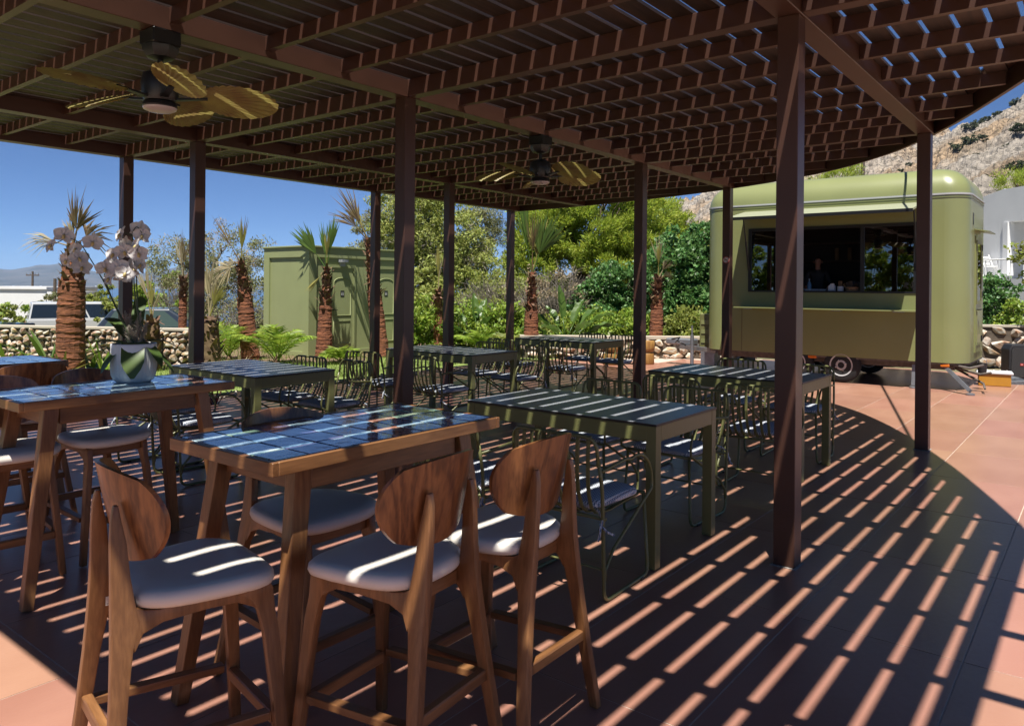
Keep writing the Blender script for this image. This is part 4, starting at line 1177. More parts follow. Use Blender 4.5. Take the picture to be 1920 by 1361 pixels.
twig_bush('bare grey twiggy bush left of the trunk with the corner post', at(925,21), 1.2, 2.0, 260, M_yelg, 32)
twig_bush('dry greyish bush between the cabin and the palms on the left', at(455,21), 0.9, 2.0, 220, M_olivel, 33)
twig_bush('dry brown bush behind the corner of the dark parked car', at(345,29), 1.2, 3.3, 240, M_olivel, 34)
# --- low bright hedge shrubs behind the beds
def shrub(label, pos, w, h, n, m_, seed, ln=0.10, wd=0.05, group=None, depth=0.7, name='garden_shrub'):
    t = thing(name, label, 'shrub', pos, YAW, group)
    P, O = crown_points([((0,0,h*0.5),(w,depth,h*0.52)),((w*0.4,0.1,h*0.35),(w*0.6,depth,h*0.4)),((-w*0.45,0,h*0.4),(w*0.55,depth,h*0.42))], n, max(20,n//60), 0.2, 0.5)
    P[:,2] = np.abs(P[:,2])
    d = O*0.4 + unit(len(P)) + np.array([0,0,0.3]); d /= np.linalg.norm(d, axis=1, keepdims=True)
    obj('foliage', quads_mesh('foliage', leaves(P, d, ln, wd), m_), t)
    rng = random.Random(seed); mb = MB()
    for i in range(9):
        trunk_mb(mb, (rng.uniform(-.2,.2)*w, rng.uniform(-.1,.1), -0.1), (rng.uniform(-.9,.9)*w, rng.uniform(-.3,.3), h*rng.uniform(.5,.9)), 0.018, 0.006, rng, 0.05, 4)
    mb.build('stems', M_bark, t)
    return t
HG = 'bright hedge shrubs behind the beds'
for i, (u, d, w, h, m_, lab) in enumerate([
    (785,18.6,0.75,1.35,M_hedge,'leafy yellow-green shrub directly right of the cabin, behind the middle post'),
    (868,19.0,0.7,1.2,M_hedge,'leafy yellow-green shrub behind the small palm with the post in front'),
    (950,18.2,0.7,1.15,M_hedge,'leafy yellow-green shrub behind the corner post at the bed'),
    (1100,18.6,0.9,1.1,M_hedge,'leafy yellow-green shrub behind the banana plant, right part'),
    (1185,17.8,0.55,1.05,M_hedge,'leafy yellow-green shrub between the right-hand post and palm, behind the planter wall'),
    (1290,17.6,0.55,1.1,M_yelg,'light green flowering shrub behind the planter wall next to the trailer'),
    (1035,18.9,0.8,1.0,M_yelg,'light green shrub low behind the fan palm trunk'),
    (735,20.5,0.8,1.3,M_hedge,'bright shrub peeking out behind the cabin right edge'),
    (790,21.5,0.9,2.3,M_eucal,'tall pale shrub directly right of the cabin top corner'),
    (868,22.0,1.0,2.2,M_yelg,'tall yellowish shrub in the middle between the two slim back posts'),
    (945,22.0,1.0,2.4,M_eucal,'tall pale shrub left of the palm with the green fan'),
    (1030,21.8,0.9,1.5,M_yelg,'yellow-green shrub right of the palm with the green fan'),
    (1110,21.5,0.9,1.7,M_dark,'dark shrub low behind the right banana leaves'),
    ]):
    shrub(lab, at(u,d), w, h, 6500, m_, 50+i, group=HG)
# left side behind the wall
for i, (u, d, w, h, m_, n, lab) in enumerate([
    (-40,33,2.2,2.0,M_yelg,4200,'green shrubs at the left edge behind the dark pickup bed'),
    (45,36,2.2,1.75,M_hedge,4200,'bright green shrub behind the white car, below the white house'),
    (120,44,1.7,2.5,M_olivel,3600,'dusky grey-green bush in front of the white house'),
    (215,40,2.0,2.9,M_yelg,5200,'yellow-green bush right of the first palm, behind the white car roof'),
    (262,34,1.7,2.6,M_yelg,5200,'yellow-green bush behind the orchid flowers'),
    (312,31,1.6,3.0,M_hedge,5200,'tall bright green bush behind the dark parked car'),
    (350,29,1.3,2.0,M_hedge,4200,'bright green bush just behind the dark car bonnet'),
    (180,55,3.0,2.6,M_olivel,3600,'distant dusky bushes by the bay left of the orchid'),
    ]):
    shrub(lab, at(u,d), w, h, n, m_, 70+i, ln=0.2, wd=0.09, group='shrubs around the parking area', depth=1.4)
# right side by the white building
shrub('dense green bush between the trailer end and the white building, above the stone wall', at(1870,20), 0.55, 2.2, 6500, M_dark, 90, ln=0.1, wd=0.06)
shrub('bright green shrub at the right edge above the stone wall', at(1915,19), 0.6, 1.5, 3800, M_hedge, 91, ln=0.1, wd=0.05)
shrub('low green shrub right behind the top of the trailer end wall', at(1835,24), 0.8, 1.9, 3500, M_dark, 92)
tree('fig_tree', 'leafy branch of a light green tree reaching in from the right edge', 'tree', at(1990,15.2), 1.9, 0.09,
     [((-0.75,0,2.3),(0.35,0.3,0.28)),((-0.45,0,1.95),(0.5,0.3,0.3)),((0.1,0,2.5),(0.6,0.5,0.6))], 1500, 60, 0.16, 0.10, 0.06, M_yelg, seed=93, limbs=5, surf=0.3)
tree('pine_tree', 'green treetop just above the trailer roof beside the utility pole', 'tree', at(1560,36), 5.0, 0.2, [((0,0,6.2),(1.3,1.2,1.0)),((0.9,0,5.8),(0.7,0.8,0.6))], 7000, 60, 0.35, 0.2, 0.03, M_pine, up=0.8, seed=94, surf=0.5)
tree('pine_tree', 'bright green treetop above the white building at the right edge', 'tree', at(1905,42), 5.5, 0.25, [((0,0,6.6),(1.4,1.2,0.7)),((1.6,0,6.9),(1.5,1.2,0.9))], 9000, 70, 0.4, 0.2, 0.03, M_pine, up=0.8, seed=95, surf=0.5)
# shrubs behind the camera that the trailer windows mirror
for i, (x, y, h) in enumerate(((-5.6,-6.5,4.3),(-8.0,-7.0,4.6),(-10.4,-6.4,4.4),(-12.8,-6.8,4.6))):
    shrub(('oleander hedge bush mirrored in the trailer window, %s one' % ('first','second','third','fourth')[i]), (x,y,0), 1.5, h, 9000, M_hedge, 120+i, ln=0.24, wd=0.08, group='oleanders behind the viewpoint', depth=1.0)

# --- scrub on the mountain
def on_mountain(u, v):
    us, ts, X, Y, Zz = NEARM
    i = int(np.argmin(np.abs(us-u)))
    col = np.stack([X[:,i], Y[:,i], Zz[:,i]], -1)
    dd = -col[:,0]*ST + col[:,1]*CT; vv = HORIZON + ROLL*(u-960) - (col[:,2]-EYE)/dd*FPX
    j = int(np.argmin(np.abs(vv-v)))
    return Vector(col[j]), dd[j]
def scrub_mesh(seed):
    P, O = crown_points([((0,0,0.35),(1,1,0.55)),((0.5,0,0.3),(0.7,0.7,0.45)),((-0.5,0.2,0.3),(0.6,0.7,0.4))], 1100, 50, 0.22, 0.4)
    d = O*0.6+unit(len(P)); d /= np.linalg.norm(d, axis=1, keepdims=True)
    return quads_mesh('crown', leaves(P, d, 0.24, 0.13), M_scrub)
SCM = [scrub_mesh(i) for i in range(3)]
SCR = [(1768,296,11,'left tip of the long scrub patch on the rocky slope'),(1785,290,13,'second bush of the long scrub patch on the slope'),(1803,284,14,'middle bush of the long scrub patch on the slope'),(1826,268,13,'bush rising at the middle of the long scrub patch'),(1848,258,15,'large right end of the long scrub patch on the slope'),(1790,275,9,'upper small bush of the long scrub patch'),(1815,244,9,'bush at the foot of the skyline row'),(1832,238,11,'second bush of the skyline row above the slope'),(1852,230,10,'third bush of the skyline row above the slope'),(1875,218,10,'bush on the skyline row near the right edge'),(1905,196,10,'highest bush on the skyline at the right edge'),(1916,245,13,'dark bush at the right edge halfway up the slope'),(1871,340,11,'round bush low on the slope above the white building'),(1908,318,14,'spreading bush low on the slope at the right edge'),(1830,292,5,'small single bush on the bare middle of the slope'),(1706,288,6,'small dark bush on the slope left of the right-hand post'),(1845,330,4,'tiny bush on the bare orange patch of the slope'),(1887,275,5,'tiny bush right of the long scrub patch'),(1690,300,4,'tiny bush above the trailer roof')]
rngs = random.Random(3)
for i, (u, v, px, lab) in enumerate(SCR):
    p, dd = on_mountain(u, v)
    t = thing('scrub_bush', 'dark green ' + lab, 'bush', p, rngs.uniform(0,6), 'scrub bushes on the rocky slope')
    o = obj('crown', SCM[i % 3], t); k = px/FPX*dd; o.scale = (k*1.5, k*1.5, k*1.25)

# --- lawn grass blades
ng = 26000
gx_ = -9.9 - NR.rand(ng)**1.2*6.0; gy_ = 1.0 + NR.rand(ng)*11.5
P = np.stack([gx_, gy_, np.full(ng, 0.018)], -1)
d = unit(ng)*0.45 + np.array([0,0,1.0]); d /= np.linalg.norm(d, axis=1, keepdims=True)
M_grass = mat('grass_blade', (0.26,0.36,0.07), 0.6, trans=0.4, island=0.3)
gr = obj('lawn_grass', quads_mesh('lawn_grass', leaves(P, d, 0.06, 0.010), M_grass)); tag(gr, 'short sunlit green lawn grass left of the terrace', 'grass', kind='stuff')
# leaf litter and pebbles along the bed edge
PB = stone_meshes(3, 5)
rngs = random.Random(8)
pv = []; pf = []
for i in range(420):
    x = -9.2 - rngs.random()**1.5*0.55; y = rngs.uniform(1.5, 10.5); k = rngs.uniform(0.012,0.035)
    me = PB[i % 3]; b0 = len(pv)
    pv += [(x+v.co.x*k*2, y+v.co.y*k*2, 0.004+max(0,v.co.z+0.2)*k*1.4) for v in me.vertices]; pf += [tuple(b0+j for j in p_.vertices) for p_ in me.polygons]
me = bpy.data.meshes.new('bed_pebbles'); me.from_pydata(pv, [], pf); me.materials.append(M_stone)
tag(obj('bed_pebbles', me), 'loose pebbles and bark chips along the terrace edge', 'pebbles', kind='stuff')

# ================================================================ PALMS
M_ptrunk = mat('palm_trunk', (0.36,0.13,0.055), 0.9, col2=(0.16,0.055,0.026), vscale=4, stretch=(1.5,1.5,14), bump=1.0, bscale=9, ramp=(0.4,0.6))
M_boot = mat('palm_boot', (0.26,0.16,0.085), 0.85, col2=(0.11,0.055,0.03), vscale=8, island=0.35)
M_fgreen = mat('frond_green', (0.115,0.20,0.03), 0.45, trans=0.3, island=0.2)
M_fyel = mat('frond_yellow', (0.40,0.36,0.09), 0.6, trans=0.3, island=0.2)
M_fpale = mat('frond_straw', (0.52,0.43,0.25), 0.7, trans=0.3, island=0.2)
M_fbrown = mat('frond_brown', (0.20,0.135,0.055), 0.75, trans=0.2, island=0.25)
FR = {'g': M_fgreen, 'y': M_fyel, 'p': M_fpale, 'b': M_fbrown}
def frond(parent, base, direction, length, spread, m_, nl=22, droop=0.0, pet=0.33, seed=0):
    """fan-palm leaf: petiole then pleated segments spread round its tip"""
    rng = random.Random(seed)
    d = Vector(direction).normalized(); length *= 1.12; spread = spread*1.1 + 0.03
    view = Vector((0,1,0))
    side = d.cross(view).normalized() if abs(d.dot(view)) < 0.95 else Vector((1,0,0))
    nrm = side.cross(d).normalized()
    c = Vector(base) + d*length*pet
    mb = MB()
    mb.tube([base, Vector(base)+d*length*pet*0.5, c], [0.018,0.014,0.008], 5)
    segs = length*(1-pet)*1.12
    for i in range(nl):
        q = (i/(nl-1)*2-1)
        rag = 1.0 if m_ in (M_fbrown, M_fpale) else 0.0
        a = q*spread*(1+0.25*rag) + rng.uniform(-.03,.03)*(1+4*rag)
        dd = (d*math.cos(a) + side*math.sin(a) + nrm*0.12*rng.uniform(-1,1)).normalized()
        ln = segs*(1-0.18*abs(q))*rng.uniform(0.68-0.2*rag,1.08)
        s2 = dd.cross(nrm).normalized(); w = 0.5*min(0.05, 2.0*spread*segs/nl + 0.010)
        w *= 1-0.45*rag; droop_ = droop + rag*rng.uniform(0,0.35)*max(0.2, 1-abs(d.z))
        p0 = c; p1 = c + dd*ln*0.55 + Vector((0,0,-droop_*ln*0.18)); p2 = c + dd*ln + Vector((0,0,-droop_*ln*(0.55+0.3*rng.random())))
        b0 = len(mb.v)
        mb.add([p0, p1-s2*w+nrm*0.004, p1+s2*w-nrm*0.004, p2], [(0,1,2),(1,3,2)])
    return mb.build('frond', m_, parent)
def palm(label, pos, h_fib, r0, r1, h_boot, lean, fronds, seed, shaggy=False):
    rng = random.Random(seed)
    p = thing('palm_tree', label, 'palm tree', pos, YAW, 'young palms along the garden')
    H = h_fib + h_boot
    mb = MB()
    n = 46
    def C(z): return Vector((lean[0]*(z/H), lean[1]*(z/H), z))
    pts, rs = [], []
    if not shaggy:
        nr_ = max(8, int(h_fib/0.021))
        for i in range(nr_+1):
            t = i/nr_; z = -0.05 + t*(h_fib+0.05)
            pts.append(C(z)+Vector((rng.uniform(-.004,.004),rng.uniform(-.004,.004),rng.uniform(-.006,.006)))); rs.append((r0 + (r1-r0)*t**0.6)*(1 + rng.uniform(-0.035,0.045)))
        tb = MB().tube(pts, rs, 18)
        tb.v = [(v[0]*(1+rng.uniform(-.006,.006))+rng.uniform(-.004,.004), v[1]+rng.uniform(-.004,.004), v[2]+rng.uniform(-.010,.010)) for v in tb.v]
        tb.build('trunk', M_ptrunk, p)
    else:
        MB().tube([C(-0.05), C(h_fib*0.5), C(h_fib)], [r0,r0*0.9,r1], 10).build('trunk', M_boot, p)
    # core above the fibre and the old leaf bases
    MB().tube([C(h_fib*0.98), C(h_fib+h_boot*0.5), C(H)], [r1*0.92, r1*0.66, r1*0.42], 9).build('crown_shaft', M_ptrunk if not shaggy else M_boot, p)
    bt = MB()
    z0 = 0.0 if shaggy else h_fib*0.94
    nb = 90 if not shaggy else 150
    for i in range(nb):
        t = i/nb; z = z0 + (H-z0)*t*0.98
        a = i*2.399 + rng.uniform(-.3,.3)
        rr = (r1*(1.0-0.6*max(0,(z-h_fib)/max(h_boot,.01))) if not shaggy else r0*(1-0.35*t))
        o_ = Vector((math.cos(a), math.sin(a), 0)); s_ = Vector((-math.sin(a), math.cos(a), 0))
        b0 = C(z) + o_*rr*0.8; w = 0.045*rng.uniform(.6,1.3); L = rng.uniform(0.09,0.20)
        tip = b0 + o_*L*rng.uniform(0.25,0.8) + Vector((0,0,L*rng.uniform(-0.3,1.0)))
        bt.add([b0-s_*w, b0+s_*w, tip+s_*w*0.35, tip-s_*w*0.35, b0-s_*w+o_*0.014, b0+s_*w+o_*0.014], [(0,1,2,3),(4,3,2,5),(0,3,4),(1,5,2)])
    lb = bt.build('leaf_bases', M_boot, p); lb['kind'] = 'stuff'
    top = C(H*0.97)
    for i, (dx, dy, dz, L, sp, mk, dr) in enumerate(fronds):
        frond(p, top, (dx,dy,dz), L, sp, FR[mk], droop=dr, seed=seed*10+i, nl=18 if sp < 0.5 else 26)
    return p
# picture-plane axes: x right, y away, z up.  (dx,dy,dz, length, spread, colour, droop)
palm('thick red-brown palm nearest the camera at the far left, straw fronds torn by wind', at(132,12.6), 1.62, 0.235, 0.20, 0.62, (0.04,0),
     [(0.02,0,1,0.95,0.10,'b',0),(0.25,-.1,1,0.80,0.45,'b',0.15),(-0.9,0,0.25,0.85,0.28,'p',0.55),(0.12,.2,1,0.70,0.2,'p',0),(0.5,0.1,0.45,0.7,0.8,'b',0.45),(-0.15,0,0.9,0.55,0.3,'p',0.2)], 1)
palm('red-brown palm with a straw-coloured tattered crown, left of the green cabin', at(472,15.2), 1.33, 0.19, 0.15, 0.72, (-0.22,0),
     [(0.02,0,1,0.9,0.16,'b',0),(0.06,-.1,1,0.75,0.12,'y',0),(-0.48,0,0.85,1.0,0.10,'b',0.0),(-0.75,0,-0.25,0.62,0.75,'p',0.35),(-0.5,.2,0.1,0.5,0.5,'p',0.4)], 2)
palm('palm with two fresh green fronds in front of the cabin door', at(608,15.8), 1.15, 0.20, 0.13, 0.82, (0.05,0),
     [(0.14,0,1,1.0,0.17,'g',0),(-0.12,.05,1,0.85,0.12,'g',0),(-0.62,0,0.9,1.05,0.30,'g',0.05),(-0.7,0,-0.75,0.55,0.12,'y',0.1),(0.02,-.1,1,0.7,0.1,'y',0)], 3)
palm('leaning palm half hidden by two posts, one long brown frond bent left over the cabin', at(716,16.3), 1.45, 0.20, 0.15, 1.15, (-0.30,0),
     [(-0.50,0,1,1.25,0.22,'b',0.05),(-0.42,0.1,0.9,0.9,0.12,'y',0),(-0.6,-.1,0.7,1.1,0.3,'b',0.35)], 4)
palm('slim young palm with a single yellow spear beside the small back post', at(823,18.3), 1.0, 0.13, 0.10, 0.50, (-0.02,0),
     [(0,0,1,0.95,0.07,'y',0),(0.05,0,1,0.85,0.10,'p',0)], 5)
palm('palm with a green open fan behind the farthest dining table, right of the corner post', at(996,16.5), 1.05, 0.205, 0.14, 0.85, (0.02,0),
     [(0.32,0,1,1.3,0.50,'g',0.05),(0.0,-.1,1,1.35,0.10,'b',0),(-0.16,0,1,1.45,0.12,'g',0),(0.22,.1,1,1.15,0.45,'y',0.1)], 6)
palm('palm with a closed straw-coloured spear behind the planter wall near the trailer', at(1229,16.75), 1.25, 0.18, 0.13, 0.58, (0.06,0),
     [(0.02,0,1,0.9,0.14,'p',0),(0.0,-.1,1,0.75,0.08,'y',0),(0.35,0,0.7,0.6,0.2,'p',0.5),(0.3,0.1,0.2,0.4,0.3,'p',0.6)], 7)
palm('short shaggy palm with pale cream spear right behind the orchid pot', at(285,13.3), 0.85, 0.17, 0.13, 0.12, (0.0,0),
     [(-0.18,0,1,0.95,0.14,'p',0),(-0.02,0,1,0.6,0.12,'y',0),(0.12,.1,1,0.55,0.2,'p',0.1)], 8, shaggy=True)
palm('short shaggy palm with pale feathery spear beside the left slim post', at(395,13.6), 0.88, 0.2, 0.15, 0.12, (-0.02,0),
     [(-0.06,0,1,1.05,0.12,'p',0),(0.12,0,1,0.85,0.22,'p',0.12),(0.3,0,0.9,0.6,0.3,'y',0.2)], 9, shaggy=True)
palm('thin palm with a brownish spear just left of the second post', at(342,16.5), 1.5, 0.10, 0.08, 0.35, (0.02,0),
     [(0.02,0,1,1.0,0.13,'b',0),(-0.12,0,1,0.9,0.18,'p',0.05)], 10)
# --- feather-leaf clumps, banana plants, bed plants
def feather(parent, base, direction, length, m_, seed, nl=22, arch=0.5, leaf=0.30):
    rng = random.Random(seed); d = Vector(direction).normalized()
    h = Vector((d.x, d.y, 0)); h = h.normalized() if h.length > 0.01 else Vector((1,0,0))
    pts = []
    for i in range(12):
        t = i/11; p = Vector(base) + d*length*t + Vector((0,0,-arch*length*t*t)); pts.append(p)
    mb = MB(); mb.tube(pts, [0.011-0.009*i/11 for i in range(12)], 4)
    for i in range(nl):
        t = 0.15 + 0.85*i/nl; k = t*11; a = pts[int(k)].lerp(pts[min(11,int(k)+1)], k-int(k))
        tg = (pts[min(11,int(k)+1)]-pts[int(k)]).normalized(); sd = tg.cross(Vector((0,0,1))).normalized()
        for s in (-1,1):
            dr = (tg*0.75 + sd*s*0.8 + Vector((0,0,-0.25+rng.uniform(-.15,.25)))).normalized(); L = leaf*math.sin(PI*min(1,t*0.85+0.12))*rng.uniform(.8,1.1)
            w = tg*0.014
            mb.add([a-w, a+w, a+dr*L*0.6+w*0.6-Vector((0,0,.01)), a+dr*L-Vector((0,0,.12*L))], [(0,1,2,3)])
    return mb.build('frond', m_, parent)
def clump(label, pos, n, L, m_, seed, tilt=0.6):
    rng = random.Random(seed)
    c = thing('areca_palm', label, 'plant', pos, YAW, 'feathery palm clumps in the beds')
    MB().lathe([(0.07,-0.05),(0.09,0.04),(0.05,0.12),(0.02,0.2)], 9).build('stem_base', M_boot, c)
    for i in range(n):
        a = 2*PI*i/n + rng.uniform(-.3,.3); t = rng.uniform(0.3, 1.0)*tilt
        feather(c, (rng.uniform(-.04,.04), rng.uniform(-.04,.04), 0.1), (math.cos(a)*t, math.sin(a)*t, 1), L*rng.uniform(.75,1.1), m_, seed*40+i)
clump('bright feathery palm clump left of the cabin, beside the tattered palm', at(520,14.6), 14, 1.6, M_hedge, 1, 0.75)
clump('bright feathery palm clump left of the tattered palm trunk', at(430,15.3), 14, 1.6, M_hedge, 2, 0.7)
clump('small feathery palm at the foot of the cabin door', at(640,14.8), 12, 0.62, M_hedge, 3, 1.0)
clump('feathery green plant in the bed between the small back post and corner post', at(905,17.2), 14, 1.1, M_hedge, 4, 0.8)
clump('green feathery plant at the corner of the bed behind the right-hand table edge', at(950,16.4), 11, 0.9, M_yelg, 5, 0.9)
M_ban = mat('banana_leaf', (0.085,0.17,0.03), 0.35, col2=(0.13,0.22,0.04), vscale=3, trans=0.35, bump=0.1, bscale=60)
def banana(label, pos, specs, seed):
    rng = random.Random(seed)
    b = thing('banana_plant', label, 'plant', pos, YAW, 'broad-leaved plants in the beds')
    MB().tube([(0,0,-0.05),(0.01,0,0.2),(0,0,0.45)], [0.07,0.06,0.03], 9).build('stem', M_fyel, b)
    for i, (az, el, L, W) in enumerate(specs):
        d = Vector((math.cos(az)*math.cos(el), math.sin(az)*math.cos(el), math.sin(el)))
        s_ = Vector((-math.sin(az), math.cos(az), 0)) if el < 1.2 else Vector((1,0.4,0)).normalized()
        nn_ = s_.cross(d).normalized()
        if nn_.z < 0: nn_ = -nn_
        mb = MB(); n, m_ = 15, 7; vs = []
        base = Vector((0,0,0.3)); pet = L*0.75
        mb.tube([base, base+d*pet*0.5+Vector((0,0,0.04)), base+d*pet], [0.022,0.016,0.01], 5)
        o0 = base + d*pet
        for j in range(n):
            t = j/(n-1); w = W*math.sin(PI*min(0.985, t*0.86+0.13))**0.7
            c = o0 + d*L*t + Vector((0,0,-0.35*L*t*t*math.cos(el)))
            for k in range(m_):
                q = k/(m_-1)*2-1; vs.append(c + s_*q*w*0.92 + nn_*(0.55*w*abs(q)) + Vector((0,0,0.02*math.sin(17*t+3*q+i))))
        mb.add(vs, [(j*m_+k, j*m_+k+1, (j+1)*m_+k+1, (j+1)*m_+k) for j in range(n-1) for k in range(m_-1)])
        mb.build('leaf', M_ban, b, smooth='all')
banana('banana plant with one upright blue-green leaf left of the right-hand palm, behind the planter', at(1062,17.0), [(2.2,1.38,0.80,0.10),(0.35,0.85,0.75,0.17),(0.15,0.45,0.85,0.18),(2.9,0.75,0.72,0.18),(3.3,0.45,0.70,0.17),(-0.8,0.7,0.6,0.15),(0.7,1.1,0.72,0.14),(2.4,1.0,0.65,0.14),(-2.3,0.6,0.6,0.15),(0.0,0.7,0.8,0.15)], 1)
banana('banana plant with broad leaves between the small back post and the corner post', at(895,18.3), [(1.9,1.3,0.7,0.10),(0.5,0.9,0.7,0.15),(2.6,0.8,0.7,0.15),(0.0,0.5,0.65,0.14),(3.3,0.5,0.6,0.13),(1.2,1.1,0.7,0.12),(-1.0,0.8,0.55,0.13)], 2)
def strap_plant(label, pos, n, L, m_, seed, w=0.03, name='bed_plant'):
    rng = random.Random(seed)
    b = thing(name, label, 'plant', pos, rng.uniform(0,6), 'small bed plants in front of the stone wall')
    for i in range(n):
        az = 2*PI*i/n + rng.uniform(-.4,.4); el = rng.uniform(0.6,1.4); l = 1.3*L*rng.uniform(.7,1.1)
        d = Vector((math.cos(az)*math.cos(el), math.sin(az)*math.cos(el), math.sin(el))); s_ = Vector((-math.sin(az), math.cos(az), 0))
        vs = []; nn = 7
        for j in range(nn):
            t = j/(nn-1); c = d*l*t + Vector((0,0,-0.4*l*t*t*math.cos(el)-0.02)); ww = w*math.sin(PI*min(.98,t*0.8+.18))
            vs += [c-s_*ww+Vector((0,0,ww*.5)), c, c+s_*ww+Vector((0,0,ww*.5))]
        MB().add(vs, [(j*3+k, j*3+k+1, (j+1)*3+k+1, (j+1)*3+k) for j in range(nn-1) for k in range(2)]).build('leaf', m_, b, smooth='all')
strap_plant('upright strap-leaved plant right of the first palm trunk, left of the orchid pot', at(172,13.0), 9, 0.75, M_fgreen, 1, 0.04)
strap_plant('tall glossy strap-leaved plant left of the first palm trunk', at(93,13.3), 9, 1.0, M_fgreen, 2, 0.05)
strap_plant('strap-leaved plant with long blades at the left edge before the wall', at(12,13.2), 8, 0.55, M_hedge, 3, 0.04)
strap_plant('yellowish agave rosette at the foot of the first palm', at(118,12.3), 12, 0.42, M_fyel, 4, 0.035)
strap_plant('arching green plant beside the shaggy palm behind the orchid', at(196,12.7), 10, 0.6, M_hedge, 5, 0.035)
strap_plant('small dark red cordyline on the lawn edge between table legs', at(404,9.6), 12, 0.30, mat('red_leaf', (0.18,0.035,0.03), 0.5, trans=0.3), 6, 0.012)
strap_plant('small palm seedling with drooping straw leaves left of the tattered palm', at(452,13.9), 10, 0.4, M_fpale, 7, 0.02)
# ================================================================ GREEN CABIN
M_cabin = mat('sage_paint', (0.36,0.40,0.18), 0.6, var=0.06, vscale=2, bump=0.03, bscale=60)
M_lampgrey = mat('lamp_grey', (0.45,0.47,0.50), 0.4)
def make_cabin():
    c = thing('toilet_cabin', 'sage green flat-roofed toilet cabin with panelled doors behind the palms', 'cabin', (-13.18, 9.87, 0))
    LX, LY, Hh = 1.62, 2.95, 2.32           # local: x from -LX..0, y 0..LY
    rc = 0.035
    MB().box(-LX+rc, -rc, rc, LY-rc, 0.10, Hh-0.02).build('wall', M_cabin, c)
    for x0,x1,y0,y1 in ((-0.2,0,0,0.2),(-LX,-LX+0.2,0,0.2),(-0.2,0,LY-0.2,LY),(-LX,-LX+0.2,LY-0.2,LY)):
        MB().box(x0,x1,y0,y1,0.001,Hh-0.21).build('corner_post', M_cabin, c)
    MB().box(-LX,0,0,LY,Hh-0.209,Hh).build('top_band', M_cabin, c)
    MB().box(-LX,0,0.0,LY,0.0,0.10).build('plinth', M_cabin, c, loc=(0.004,0,0)) if False else None
    MB().box(-LX+0.2005,-0.2005,0.002,LY-0.002,0.0,0.099).build('plinth', M_cabin, c)
    MB().box(-0.1,-0.002,0.2005,LY-0.2005,0.0,0.098).build('plinth', M_cabin, c)
    MB().cbox(-LX-0.03,0.03,-0.03,LY+0.03,Hh+0.001,Hh+0.035,0.004).build('roof', M_cabin, c)
    for yc, lab in ((0.90,'door'),(2.18,'door')):
        w, h = 0.74, 1.86
        d = MB().box(-rc+0.001, -rc+0.020, yc-w/2+0.07, yc+w/2-0.07, 0.101, 0.10+h-0.08).build('door', M_cabin, c)
        x0 = -rc+0.001
        for k, (ins, ex) in enumerate(((0.0,0.030),(0.032,0.040),(0.056,0.026))):
            mb = MB()
            a, b, t = yc-w/2+ins, yc+w/2-ins, 0.028
            ztop = 0.10+h-ins
            f = MB().box(x0, x0+ex, a, a+t, 0.101, ztop).box(x0, x0+ex, b-t, b, 0.101, ztop).box(x0, x0+ex, a+t, b-t, ztop-t, ztop)
            f.build('frame_moulding', M_cabin, d)
        def loop(y0, y1, z0, z1, arch):
            pts = [(y0,z0),(y1,z0),(y1,z1)]
            if arch:
                pts = [(y0,z0),(y1,z0)] + [(yc + (y1-y0)/2*math.cos(a), z1 + 0.10*math.sin(a)) for a in np.linspace(0,PI,13)]
            else: pts = [(y0,z0),(y1,z0),(y1,z1),(y0,z1)]
            mb = MB()
            p3 = [Vector((-rc+0.022, p[0], p[1])) for p in pts]; p3 = p3 + [p3[0], p3[1]]
            mb.tube(p3, 0.011, 6, caps=False); return mb.build('panel_moulding', M_cabin, d, smooth='all')
        loop(yc-0.23, yc+0.23, 0.86, 1.58, True); loop(yc-0.23, yc+0.23, 0.24, 0.74, False)
        hd = MB().tube(fillet([(-rc+0.02,yc-0.27,0.98),(-rc+0.07,yc-0.27,0.98),(-rc+0.07,yc-0.17,0.98)],0.02), 0.009, 7).build('handle', M_black, d, smooth='all')
        sgn = MB().box(-rc+0.0205,-rc+0.025,yc-0.05,yc+0.05,1.27,1.40).build('toilet_sign', M_black, d)
        pic = MB()
        for dy in (-0.02, 0.02):
            pic.box(-rc+0.0252,-rc+0.0256,yc+dy-0.008,yc+dy+0.008,1.295,1.35)
            pic.box(-rc+0.0252,-rc+0.0256,yc+dy-0.005,yc+dy+0.005,1.355,1.368)
        pic.box(-rc+0.0252,-rc+0.0256,yc-0.0015,yc+0.0015,1.29,1.37).build('toilet_symbol', M_signwhite, d)
    lm = MB().box(-rc+0.001,0.09,0.79,0.98,2.02,2.08).build('wall_lamp', M_lampgrey, c)
    MB().box(-rc+0.002,0.02,0.82,0.95,1.93,2.019).build('lamp_box', M_lampgrey, lm)
make_cabin()

